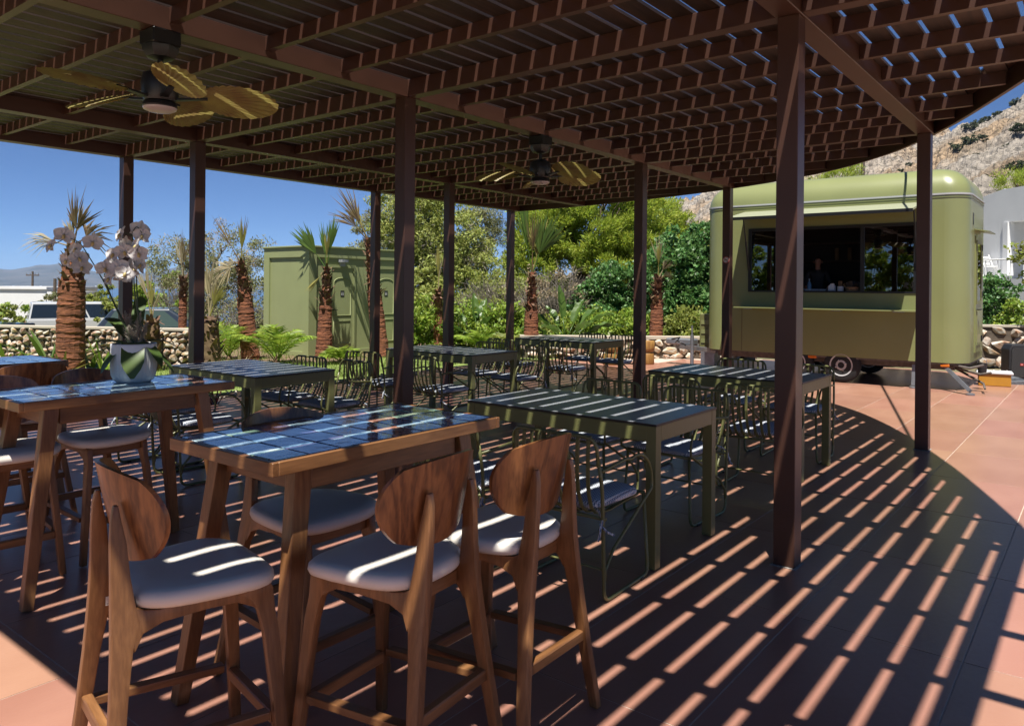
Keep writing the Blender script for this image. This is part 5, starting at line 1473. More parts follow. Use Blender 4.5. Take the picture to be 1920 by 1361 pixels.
# ================================================================ FOOD TRAILER
M_trail = mat('trailer_green', (0.285,0.31,0.125), 0.34, var=0.08, vscale=1.3, coat=0.2, detail=8)
M_chrome = mat('chrome', (0.62,0.63,0.65), 0.2, metal=1.0)
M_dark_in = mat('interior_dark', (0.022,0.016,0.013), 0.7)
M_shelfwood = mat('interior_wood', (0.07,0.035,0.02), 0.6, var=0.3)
M_steel = mat('galvanised', (0.42,0.44,0.47), 0.4, metal=0.7, var=0.2, vscale=8)
M_rust = mat('dirty_steel', (0.16,0.13,0.11), 0.7, var=0.4, vscale=15)
M_tyre = mat('tyre', (0.015,0.015,0.016), 0.85, bump=0.2, bscale=60)
def glass(name, fac, tint):
    m = bpy.data.materials.new(name); m.use_nodes = True
    nt = m.node_tree; nt.nodes.clear(); N = nt.nodes.new; L = nt.links.new
    out = N('ShaderNodeOutputMaterial'); t = N('ShaderNodeBsdfTransparent'); t.inputs[0].default_value = (*tint,1)
    g = N('ShaderNodeBsdfGlossy'); g.inputs['Roughness'].default_value = 0.01; g.inputs[0].default_value = (1,1,1,1)
    fr = N('ShaderNodeFresnel'); fr.inputs[0].default_value = 1.5
    ad = N('ShaderNodeMath'); ad.operation = 'ADD'; ad.use_clamp = True; ad.inputs[1].default_value = fac; L(fr.outputs[0], ad.inputs[0])
    ms = N('ShaderNodeMixShader'); L(ad.outputs[0], ms.inputs[0]); L(t.outputs[0], ms.inputs[1]); L(g.outputs[0], ms.inputs[2]); L(ms.outputs[0], out.inputs[0])
    return m
M_glass = glass('window_glass', -0.02, (0.80,0.82,0.82))
M_tint = glass('tinted_glass', 0.10, (0.30,0.30,0.30))
M_amber = mat('amber_lens', (0.75,0.20,0.02), 0.3)
def make_trailer():
    X0, X1, Y0, Y1 = -5.78, -1.62, 13.0, 14.98
    ZB_, ZT_, ZR = 0.42, 2.965, 3.40
    t = thing('food_trailer', 'rounded olive green food trailer with open serving hatch, parked beyond the pergola', 'food trailer', (0,0,0))
    def outline(inset, r):
        x0, x1, y0, y1 = X0+inset, X1-inset, Y0+inset, Y1-inset
        pts = []
        for cx, cy, a0 in ((x1-r,y0+r,-PI/2),(x1-r,y1-r,0),(x0+r,y1-r,PI/2),(x0+r,y0+r,PI)):
            pts += arc(cx, cy, r, a0, a0+PI/2, 10)
        return pts       # starts at front right corner's front tangent, counter-clockwise
    r = 0.32
    ol = outline(0, r); n = len(ol)
    # body wall without the front flat part (front flat runs from last point to first)
    mb = MB()
    mb.add([(x,y,ZB_) for x,y in ol] + [(x,y,ZT_-0.001) for x,y in ol], [(i,i+1,n+i+1,n+i) for i in range(n-1)])
    mb.build('body', M_trail, t, smooth=True)
    fx0, fx1 = X0+r, X1-r
    wx0, wx1, wz0, wz1 = -4.95, -2.30, 1.46, 2.56
    f = MB()
    def q(x0,x1,z0,z1): f.add([(x0,Y0,z0),(x1,Y0,z0),(x1,Y0,z1),(x0,Y0,z1)], [(0,1,2,3)])
    q(fx0,wx0,ZB_,ZT_-0.001); q(wx1,fx1,ZB_,ZT_-0.001); q(wx0,wx1,ZB_,wz0); q(wx0,wx1,wz1,ZT_-0.001)
    f.build('front_panel', M_trail, t)
    for sx in (-5.06, -2.28):
        MB().box(sx-0.006, sx+0.006, Y0-0.002, Y0+0.001, ZB_+0.01, 1.16).build('panel_seam', mat('seam', (0.16,0.15,0.06), 0.6) if 'seam' not in MATS else MATS['seam'], t)
    # roof: rounded cap
    rm = MB(); rings = []
    for k in range(11):
        a = k/10*PI/2
        ins = 0.40*(1-math.cos(a)); z = ZT_ + 0.43*math.sin(a)
        rings.append([(x,y,z) for x,y in outline(ins, max(0.05, r-ins*0.45))])
    vs = [p for rg in rings for p in rg]; fs = []
    for k in range(10):
        for i in range(n): fs.append((k*n+i, k*n+(i+1)%n, (k+1)*n+(i+1)%n, (k+1)*n+i))
    fs.append(tuple(10*n+i for i in range(n)))
    rf = rm.add(vs, fs).build('roof', M_trail, t, smooth='all')
    # chrome trim and drip rail
    for zc, hh, out_, m_ in ((2.955,0.026,0.016,mat('trim_grey',(0.50,0.51,0.52),0.4)),(2.915,0.014,0.008,M_trail)):
        oo = outline(-out_, r+out_)
        tm_ = MB().add([(x,y,zc) for x,y in ol]+[(x,y,zc) for x,y in oo]+[(x,y,zc+hh) for x,y in oo]+[(x,y,zc+hh) for x,y in ol],
            [(k*n+i, k*n+(i+1)%n, ((k+1)%4)*n+(i+1)%n, ((k+1)%4)*n+i) for k in range(4) for i in range(n)])
        tm_.build('trim_strip', m_, t, smooth=True)
    # bottom plate
    MB().prism(outline(0.01, r), 'z', ZB_-0.03, ZB_-0.001).build('floor_plate', M_rust, t)
    # interior liner
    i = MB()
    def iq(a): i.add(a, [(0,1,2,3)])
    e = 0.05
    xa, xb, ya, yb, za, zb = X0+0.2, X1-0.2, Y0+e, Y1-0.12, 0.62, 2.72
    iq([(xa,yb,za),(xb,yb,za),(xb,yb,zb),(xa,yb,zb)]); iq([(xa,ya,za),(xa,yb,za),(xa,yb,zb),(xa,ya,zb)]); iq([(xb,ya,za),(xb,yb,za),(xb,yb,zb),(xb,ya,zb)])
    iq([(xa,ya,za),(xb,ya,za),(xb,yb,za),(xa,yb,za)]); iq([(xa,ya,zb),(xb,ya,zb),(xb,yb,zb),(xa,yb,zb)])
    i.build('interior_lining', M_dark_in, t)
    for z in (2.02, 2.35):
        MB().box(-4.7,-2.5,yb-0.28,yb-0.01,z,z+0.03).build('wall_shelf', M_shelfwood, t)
    MB().box(-4.9,-2.35,Y0+0.03,Y0+0.62,1.40,1.445).build('worktop', M_blackp, t)
    # window frame + panes
    wf = MB(); tk = 0.05
    for a in ((wx0,wx0+tk,wz0,wz1),(wx1-tk,wx1,wz0,wz1),(wx0+tk,wx1-tk,wz0,wz0+0.03),(wx0+tk,wx1-tk,wz1-tk,wz1)):
        wf.box(a[0],a[1],Y0-0.012,Y0+0.045,a[2],a[3])
    wfo = wf.build('window_frame', M_black, t)
    for xm in (-4.40, -3.09):
        MB().box(xm-0.03,xm+0.03,Y0-0.008,Y0+0.04,wz0+0.0305,wz1-tk-0.0005).build('mullion', M_black, wfo)
    zb0, zb1 = wz0+0.031, wz1-tk-0.001
    # the middle sash stands slid open behind the right-hand one
    for a, b, dy, m_ in ((wx0+tk+0.001,-4.431,0.012,M_tint),(-3.059,wx1-tk-0.001,0.012,M_tint),(-3.12,wx1-tk-0.03,0.028,M_glass)):
        MB().box(a,b,Y0+dy,Y0+dy+0.004,zb0,zb1).build('window_pane', m_, t)
    # serving hatch held open by gas struts
    hx0, hx1 = -5.02, -2.22
    A, B = Vector((0,Y0-0.006,2.86)), Vector((0,Y0-0.80,2.70))
    hm = MB()
    th = 0.03
    vs = []
    for x in (hx0, hx1):
        for p, z in ((A,0),(B,0),(B,-th),(A,-th)): vs.append((x, p.y, p.z+z))
    hm.add(vs, [(0,1,2,3),(4,7,6,5),(0,4,5,1),(1,5,6,2),(2,6,7,3),(3,7,4,0)])
    h = hm.build('serving_hatch', mat('hatch_sky_sheen_green', (0.38,0.40,0.27), 0.4), t)  # paler than the body: grazing sky reflection put into the colour
    MB().box(hx0,hx1,B.y-0.012,B.y-0.0005,B.z-0.052,B.z-0.002).build('hatch_lip', M_black, h)
    for x in (hx0+0.08, hx1-0.08):
        MB().tube([(x,Y0-0.30,2.77),(x,Y0-0.16,2.33)],0.012,7).tube([(x,Y0-0.16,2.33),(x,Y0-0.012,1.84)],0.018,7).build('gas_strut', M_black, h)
    # serving shelf below the window
    sh_ = MB().box(-5.08,-2.27,Y0-0.34,Y0-0.001,1.185,1.205).build('serving_shelf', M_trail, t)
    for x in (-4.85,-4.1,-3.4,-2.5):
        MB().box(x-0.08,x+0.08,Y0-0.30,Y0-0.22,1.17,1.1845).build('shelf_bracket', M_steel, sh_)
    # end door, right side
    d = MB().box(X1-0.002,X1+0.018,13.66,14.30,0.55,2.36).build('door', M_trail, t)
    MB().box(X1+0.0185,X1+0.022,13.76,14.20,1.36,2.24).build('door_glass', M_tint, d)
    dfr = MB()
    for a in ((13.70,13.755,1.30,2.30),(14.205,14.26,1.30,2.30),(13.7555,14.2045,1.30,1.355),(13.7555,14.2045,2.245,2.30)):
        dfr.box(X1+0.0182,X1+0.03,*a)
    dfr.build('door_window_frame', M_olive, d)
    MB().box(X1+0.0182,X1+0.028,13.76,14.20,0.66,1.20).build('door_panel', M_trail, d)
    MB().tube(fillet([(X1+0.02,13.74,1.22),(X1+0.07,13.74,1.22),(X1+0.07,13.90,1.22)],0.02),0.012,7).build('handle', M_black, d)
    for z in (0.75,1.45,2.2): MB().box(X1+0.0182,X1+0.04,14.265,14.295,z-0.05,z+0.05).build('hinge', M_black, d)
    MB().bar((X1+0.001,13.98,2.46),(X1+0.20,13.98,2.42),0.78,0.015,up=(0,0,1)).build('door_canopy', M_trail, t)
    MB().box(X1-0.001,X1+0.006,13.42,13.50,2.52,2.70).build('vent', M_black, t)
    # running gear
    for y in (13.25,14.7):
        MB().box(X0+0.2,X1-0.2,y-0.04,y+0.04,ZB_-0.12,ZB_-0.0305).build('chassis_rail', M_rust, t)
    for xw, yw in ((-3.40,13.09),(-4.14,13.09),(-3.40,14.88),(-4.14,14.88)):
        w = thing_part('wheel', t, (xw,yw,0.285), Euler((PI/2,0,0)))
        MB().lathe([(0.175,-0.085),(0.24,-0.09),(0.275,-0.07),(0.285,-0.03),(0.285,0.03),(0.275,0.07),(0.24,0.09),(0.175,0.085)],36).build('tyre', M_tyre, w, smooth=True)
        MB().lathe([(0.0,0.082),(0.05,0.085),(0.055,0.09),(0.10,0.082),(0.13,0.076),(0.155,0.084),(0.178,0.092),(0.182,0.08),(0.182,-0.08),(0.0,-0.08)],36).build('rim', mat('wheel_grey',(0.55,0.55,0.56),0.4) if 'wheel_grey' not in MATS else MATS['wheel_grey'], w, smooth=True)
        for kx in range(4):
            a = kx*PI/2+0.4
            MB().lathe([(0.014,0.075),(0.012,0.100),(0.0,0.102)],8,c=(0.085*math.cos(a),0.085*math.sin(a),0)).build('wheel_nut', M_chrome, w)
    MB().box(-4.55,-3.0,Y0+0.30,Y1-0.3,ZB_-0.12,ZB_-0.031).build('axle_box', M_black, t)
    MB().cbox(-3.98+0.05,-3.84+0.05,Y0+0.002,Y0+0.03,0.37,0.415,0.006).build('side_marker', M_amber, t)
    MB().cbox(-1.98,-1.86,Y0+0.01,Y0+0.04,0.36,0.405,0.006).build('side_marker', M_amber, t)
    # folded stabiliser legs and drawbar
    for (a, b) in (((-1.95,13.1,0.38),(-1.55,12.72,0.06)),((-2.35,13.1,0.36),(-2.35,13.05,0.04))):
        lg = MB().bar(a,b,0.05,0.05).build('stabiliser_leg', M_steel, t)
        MB().lathe([(0.06,0.0),(0.06,0.02),(0.02,0.03)],12,c=(b[0],b[1],0.004)).build('foot_plate', M_steel, lg)
    MB().tube([(-1.9,13.25,0.36),(-1.5,13.35,0.25),(-1.35,13.2,0.30)],0.02,6).tube([(-1.9,13.5,0.34),(-1.45,13.3,0.12),(-1.4,13.0,0.08)],0.018,6).tube([(-1.95,13.15,0.40),(-1.6,13.05,0.36),(-1.45,13.25,0.40)],0.02,6).build('crank_linkage', M_rust, t, smooth='all')
    db = MB().bar((X0+0.1,13.4,0.36),(-6.75,13.95,0.36),0.08,0.08).bar((X0+0.1,14.5,0.36),(-6.75,13.95,0.36),0.08,0.08).build('drawbar', M_steel, t)
    MB().cbox(-6.95,-6.35,13.84,14.06,0.401,0.52,0.02).build('coupling', M_steel, db)
    jk = MB().tube([(-6.25,13.55,0.06),(-6.25,13.55,0.62)],0.035,10).tube([(-6.25,13.55,0.62),(-6.25,13.55,0.80)],0.018,8).build('jockey_stand', M_steel, t, smooth=True)
    MB().lathe([(0.07,0.0),(0.07,0.02),(0.03,0.06)],12,c=(-6.25,13.55,0.002)).build('foot_plate', M_steel, jk)
    MB().tube([(-6.35,13.5,0.42),(-6.5,13.45,0.5),(-6.62,13.6,0.45),(-6.6,13.75,0.55),(-6.8,13.8,0.50)],0.014,6).build('brake_cable', M_black, db, smooth='all')
    return t
make_trailer()
gl = thing('gas_locker', 'small green gas locker with slotted front standing left of the food trailer', 'locker', (-6.08, 14.02, 0))
MB().cbox(-0.16,0.16,-0.16,0.16,0.36,1.02,0.01).build('cabinet', M_olive, gl)
for z in (0.50,0.68,0.86):
    MB().box(-0.12,0.12,-0.172,-0.1605,z-0.04,z+0.04).build('slot_panel', M_trail, gl)
MB().box(-0.14,0.14,-0.14,0.14,0.0,0.3595).build('stand', M_steel, gl)
# things on the serving counter
CY, CZ = 13.15, 1.4455
M_basket = mat('wicker', (0.36,0.22,0.11), 0.8, var=0.4, vscale=60, bump=0.8, bscale=80)
M_paper = mat('paper', (0.72,0.73,0.76), 0.7)
M_bluegrey = mat('blue_grey_plastic', (0.30,0.36,0.46), 0.45)
def cx(u, Y=13.15):
    a = (u-960)/FPX
    # x on the plane y=Y at picture column u
    return Y*(a*CT-ST)/(a*ST+CT)
b = thing('wicker_basket', 'small wicker basket full of packets on the trailer counter', 'basket', (cx(1600),CY,CZ))
MB().lathe([(0.0,0.0),(0.09,0.0),(0.125,0.11),(0.118,0.11),(0.085,0.012),(0.0,0.012)],20).build('bowl', M_basket, b)
for s in (-1,1): MB().tube([(s*0.11,0,0.09),(s*0.15,0,0.15),(s*0.13,0,0.17)],0.012,6).build('handle', M_basket, b)
pk = MB()
for k in range(7):
    a = k*0.9; pk.bar((0.05*math.cos(a),0.05*math.sin(a),0.07),(0.09*math.cos(a),0.09*math.sin(a),0.17+0.02*(k%3)),0.05,0.015)
pk.build('packets', M_black, b)['kind'] = 'stuff'
b = thing('tray', 'blue-grey egg-shaped tray at the left of the trailer counter', 'tray', (cx(1530),CY,CZ))
for k in range(3): MB().prism([(-0.16+k*0.11,0.06),(-0.05+k*0.11,0.06),(-0.08+k*0.11,0.0),(-0.13+k*0.11,0.0)],'y',-0.08,0.08).build('tray_cell', M_bluegrey, b)
MB().box(-0.18,0.18,-0.09,0.09,0.0605,0.072).build('tray_rim', M_bluegrey, b)
b = thing('napkin_box', 'white and blue napkin box on the trailer counter, left of the basket', 'box', (cx(1560),CY,CZ))
MB().cbox(-0.05,0.05,-0.05,0.05,0,0.13,0.004).build('carton', M_paper, b); MB().box(-0.0505,0.0505,-0.0515,-0.0502,0.02,0.06).build('printed_band', M_bluegrey, b)
MB().prism([(-0.04,0.1305),(0.04,0.1305),(0.03,0.17),(-0.02,0.16)],'y',-0.02,0.02).build('napkins', M_paper, b)
b = thing('cutlery_cup', 'striped cup holding wooden stirrers on the trailer counter', 'cup', (cx(1576),CY,CZ))
MB().lathe([(0.0,0),(0.045,0),(0.05,0.12),(0.044,0.12),(0.04,0.01),(0.0,0.01)],16).build('cup', M_paper, b, smooth=True)
for k in range(4): MB().box(-0.03+k*0.015,-0.022+k*0.015,-0.004,0.004,0.02,0.21).build('stirrer', M_basket, b)
b = thing('card_holder', 'white menu cards in a wire holder on the trailer counter', 'card holder', (cx(1636),CY,CZ))
MB().box(-0.09,0.09,-0.012,0.012,0.012,0.15).build('cards', M_paper, b); MB().tube(fillet([(-0.07,-0.03,0.0),(-0.07,-0.03,0.10),(0.07,-0.03,0.10),(0.07,-0.03,0.0)],0.03),0.005,6).build('wire', M_black, b)
b = thing('glass_jar', 'clear glass jar with blue lid at the right end of the trailer counter', 'jar', (cx(1667),CY,CZ))
MB().lathe([(0.0,0),(0.085,0),(0.09,0.02),(0.09,0.15),(0.08,0.16)],20).build('jar', M_glass, b, smooth=True); MB().lathe([(0.0,0.161),(0.09,0.161),(0.09,0.18),(0.0,0.185)],20).build('lid', M_bluegrey, b)
b = thing('water_bottle', 'blue water bottle standing in front of the person in the trailer', 'bottle', (cx(1514),CY+0.1,CZ))
MB().lathe([(0.0,0),(0.035,0),(0.036,0.14),(0.03,0.17),(0.012,0.2),(0.012,0.225)],14).build('bottle_body', mat('blue_bottle', (0.10,0.22,0.36), 0.2), b, smooth=True); MB().lathe([(0.014,0.2255),(0.014,0.245),(0.0,0.245)],10).build('cap', M_bluegrey, b)
for k, u in enumerate((1556,1580,1604)):
    b = thing('cup_stack', 'stack of paper cups on the trailer shelf, %s one' % ('left','middle','right')[k], 'cups', (cx(u,14.7)+0.12, 14.70, 2.051), 0, 'cup stacks on the shelf')
    for j in range(6): MB().lathe([(0.034,0.0),(0.042,0.05),(0.044,0.052)],14,c=(0,0,j*0.035)).build('paper_cup', M_basket, b)
# power bank / speaker etc. in front of the right wall
sp = thing('loudspeaker', 'black portable loudspeaker with red badge standing by the stone wall at the right edge', 'loudspeaker', (-1.22, 15.62, 0), YAW-0.15)
MB().prism([(-0.17,0.0),(0.17,0.0),(0.19,0.06),(0.185,0.52),(0.14,0.60),(-0.14,0.60),(-0.185,0.52),(-0.19,0.06)],'y',-0.15,0.15).build('cabinet', M_blackp, sp, bevel=0.02)
MB().prism([(-0.15,0.05),(0.15,0.05),(0.16,0.09),(0.15,0.50),(0.12,0.55),(-0.12,0.55),(-0.15,0.50),(-0.16,0.09)],'y',-0.172,-0.151).build('grille', mat('speaker_grille',(0.03,0.03,0.032),0.6,bump=1.0,bscale=400), sp, bevel=0.006)
bd = MB().cbox(-0.025,0.025,-0.178,-0.1725,0.245,0.285,0.001).build('badge', M_signred, sp)
text_mesh('badge_lettering', 'JBL', 0.022, M_signwhite, bd, (0,-0.1785,0.265), (PI/2,0,0), 0.0003)
cr_ = thing('yellow_crate', 'orange-yellow plastic crate with white lid beside the trailer door', 'crate', (-1.42, 14.35, 0), 0.15)
M_crate = mat('yellow_plastic', (0.62,0.30,0.03), 0.45, var=0.1)
MB().cbox(-0.22,0.22,-0.16,0.16,0.0,0.19,0.01).build('crate_body', M_crate, cr_); MB().cbox(-0.25,0.25,-0.18,0.18,0.1905,0.225,0.008).build('lid', M_paper, cr_)
for k in range(5): MB().box(-0.18+k*0.09-0.01,-0.18+k*0.09+0.01,-0.17,0.17,0.2255,0.232).build('lid_rib', M_paper, cr_)
bk = thing('bucket', 'small dark bucket hanging at the bottom corner of the trailer end wall', 'bucket', (-1.50, 13.58, 0.235))
MB().lathe([(0.0,0),(0.055,0),(0.07,0.17),(0.064,0.17),(0.05,0.01),(0.0,0.01)],16).build('pail', M_blackp, bk, smooth=True)
MB().tube([(-0.066,0,0.16),(-0.05,0,0.22),(0,0,0.25),(0.05,0,0.22),(0.066,0,0.16)],0.004,5).build('handle', M_steel, bk)
hs = thing('coiled_mat', 'grey folded rubber mat between the crate and the loudspeaker', 'mat', (-1.28, 14.95, 0), 0.5)
MB().prism([(-0.25,0.0),(0.25,0.0),(0.24,0.05),(0.10,0.10),(-0.05,0.07),(-0.24,0.09)],'y',-0.16,0.16).build('mat_fold', mat('grey_rubber',(0.16,0.17,0.19),0.7,var=0.4,vscale=20), hs)
MB().prism([(-0.15,0.0),(0.28,0.0),(0.2,0.06),(-0.1,0.04)],'y',-0.30,-0.161).build('mat_flap', MATS['grey_rubber'], hs)
# carved log stools
M_log = mat('honey_wood', (0.52,0.30,0.085), 0.5, col2=(0.30,0.14,0.035), vscale=5, stretch=(3,3,0.6), bump=0.2)
def log_stool(label, x, y):
    l = thing('log_stool', label, 'stool', (x,y,0), 0, 'carved log stools')
    MB().lathe([(0.0,0.0),(0.145,0.0),(0.155,0.02),(0.152,0.20),(0.14,0.225),(0.0,0.226)],22,flute=lambda a,z: 1+0.015*math.sin(3*a)+0.01*math.sin(7*a)).build('base_log', M_log, l, smooth=True)
    MB().lathe([(0.0,0.227),(0.08,0.227),(0.08,0.245),(0.0,0.245)],16).build('neck', M_log, l)
    MB().lathe([(0.0,0.2455),(0.13,0.246),(0.155,0.27),(0.165,0.33),(0.168,0.44),(0.16,0.462),(0.0,0.466)],22,flute=lambda a,z: 1+0.012*math.sin(2*a+1)).build('seat_log', M_log, l, smooth=True)
pL = G(1213,15.1); log_stool('carved yellow log stool in front of the planter wall, right of the back post', pL.x, pL.y)
pL = G(1146,14.9); log_stool('carved yellow log stool seen through the backs of the farthest chairs', pL.x, pL.y)

# ================================================================ PERSON in the trailer
def make_person():
    hp = Vector((cx(1533,13.95), 13.95, 0))
    fz = 0.622
    p = thing('person', 'person in dark clothes standing behind the trailer counter, face just visible in the shade', 'person', (hp.x, hp.y, fz), YAW*0.4)
    H = 1.46
    k = H/1.70
    # joints (x right, y away from us is +, z up); faces -y
    J = {'pel':(0,0,0.92),'wai':(0,0.0,1.06),'che':(0,0.01,1.26),'nek':(0,0.0,1.43),'neck2':(0,-0.005,1.48),'hd0':(0,-0.02,1.55),'hd1':(0,-0.02,1.62),'hd2':(0,-0.015,1.68),
         'shL':(-0.17,0.01,1.40),'elL':(-0.24,-0.03,1.14),'wrL':(-0.19,-0.22,1.02),'haL':(-0.17,-0.29,1.0),'shR':(0.17,0.01,1.40),'elR':(0.24,-0.03,1.14),'wrR':(0.18,-0.22,1.02),'haR':(0.15,-0.29,1.0),
         'hiL':(-0.095,0,0.88),'knL':(-0.10,-0.01,0.48),'anL':(-0.10,0.02,0.08),'toL':(-0.11,-0.13,0.03),'hiR':(0.095,0,0.88),'knR':(0.10,-0.01,0.48),'anR':(0.10,0.02,0.08),'toR':(0.11,-0.13,0.03)}
    Rr = {'pel':(.15,.10),'wai':(.135,.09),'che':(.155,.10),'nek':(.06,.055),'neck2':(.052,.055),'hd0':(.058,.075),'hd1':(.075,.095),'hd2':(.06,.075),'shL':(.06,.06),'elL':(.045,.045),'wrL':(.03,.03),'haL':(.036,.02),
          'hiL':(.085,.085),'knL':(.06,.06),'anL':(.042,.045),'toL':(.04,.03)}
    for q in ('sh','el','wr','ha','hi','kn','an','to'): Rr[q+'R'] = Rr[q+'L']
    E = [('pel','wai'),('wai','che'),('che','nek'),('nek','neck2'),('neck2','hd0'),('hd0','hd1'),('hd1','hd2'),('che','shL'),('shL','elL'),('elL','wrL'),('wrL','haL'),('che','shR'),('shR','elR'),('elR','wrR'),('wrR','haR'),
         ('pel','hiL'),('hiL','knL'),('knL','anL'),('anL','toL'),('pel','hiR'),('hiR','knR'),('knR','anR'),('anR','toR')]
    for s, w in (('L',-1),('R',1)):       # five fingers
        hx, hy, hz = J['ha'+s]
        for f in range(4):
            a = f'f{f}{s}'; b_ = f'g{f}{s}'
            J[a] = (hx+(f-1.5)*0.019, hy-0.05, hz-0.004); J[b_] = (hx+(f-1.5)*0.021, hy-0.085+0.008*abs(f-1.3), hz-0.022); Rr[a] = (.0095,.0095); Rr[b_] = (.008,.008); E += [('ha'+s,a),(a,b_)]
        a = f't{s}'; b_ = f'u{s}'; J[a] = (hx-w*0.04, hy-0.01, hz); J[b_] = (hx-w*0.05, hy-0.045, hz-0.008); Rr[a] = (.011,.011); Rr[b_] = (.009,.009); E += [('ha'+s,a),(a,b_)]
    names = list(J); idx = {nm:i for i, nm in enumerate(names)}
    me = bpy.data.meshes.new('body'); me.from_pydata([tuple(c*k for c in J[nm]) for nm in names], [(idx[a],idx[b_]) for a,b_ in E], [])
    o = obj('body', me, p)
    sk = o.modifiers.new('skin','SKIN'); sk.use_smooth_shade = True
    for i, nm in enumerate(names):
        me.skin_vertices[0].data[i].radius = (Rr[nm][0]*k, Rr[nm][1]*k)
    me.skin_vertices[0].data[idx['pel']].use_root = True
    ss = o.modifiers.new('sub','SUBSURF'); ss.levels = 1; ss.render_levels = 1
    dg = bpy.context.evaluated_depsgraph_get(); dg.update()
    m2 = bpy.data.meshes.new_from_object(o.evaluated_get(dg))
    o.modifiers.clear(); o.data = m2
    M_skin = mat('skin', (0.50,0.27,0.18), 0.5); M_shirt = mat('dark_shirt', (0.03,0.03,0.035), 0.8)
    m2.materials.clear(); m2.materials.append(M_shirt); m2.materials.append(M_skin)
    for pl in m2.polygons:
        c = pl.center/k
        pl.material_index = 1 if (c.z > 1.445 or (c.y < -0.12 and 0.9 < c.z < 1.15)) else 0
        pl.use_smooth = True
    hc = Vector((0,-0.02,1.60))*k
    bm = bmesh.new(); bmesh.ops.create_uvsphere(bm, u_segments=18, v_segments=12, radius=1)
    for v in bm.verts: v.co = Vector((v.co.x*0.088*k, v.co.y*0.108*k+0.012, v.co.z*0.105*k)) + hc + Vector((0,0.008,0.028))*k
    bmesh.ops.delete(bm, geom=[v for v in bm.verts if (v.co.y < hc.y-0.035 and v.co.z < hc.z+0.06)], context='VERTS')
    hm = bpy.data.meshes.new('hair'); bm.to_mesh(hm); bm.free(); hm.materials.append(mat('dark_hair',(0.02,0.013,0.01),0.5)); obj('hair', hm, p)
    for s in (-1,1):
        MB().lathe([(0.0,-0.008),(0.007,0.0),(0.0,0.008)],8,c=(s*0.03*k,hc.y-0.082*k,hc.z+0.01)).build('eye', M_black, p)
        MB().lathe([(0.0,-0.026),(0.014,-0.01),(0.015,0.015),(0.0,0.03)],8,c=(s*0.078*k,hc.y+0.01,hc.z)).build('ear', M_skin, p)
    MB().add([(0,hc.y-0.112*k,hc.z-0.018),(-0.014,hc.y-0.085*k,hc.z-0.022),(0.014,hc.y-0.085*k,hc.z-0.022),(0,hc.y-0.085*k,hc.z+0.02)], [(0,1,3),(0,3,2),(0,2,1)]).build('nose', M_skin, p)
    MB().box(-0.022,0.022,hc.y-0.088*k,hc.y-0.08*k,hc.z-0.047,hc.z-0.040).build('mouth', mat('lips',(0.32,0.11,0.09),0.5), p)
make_person()

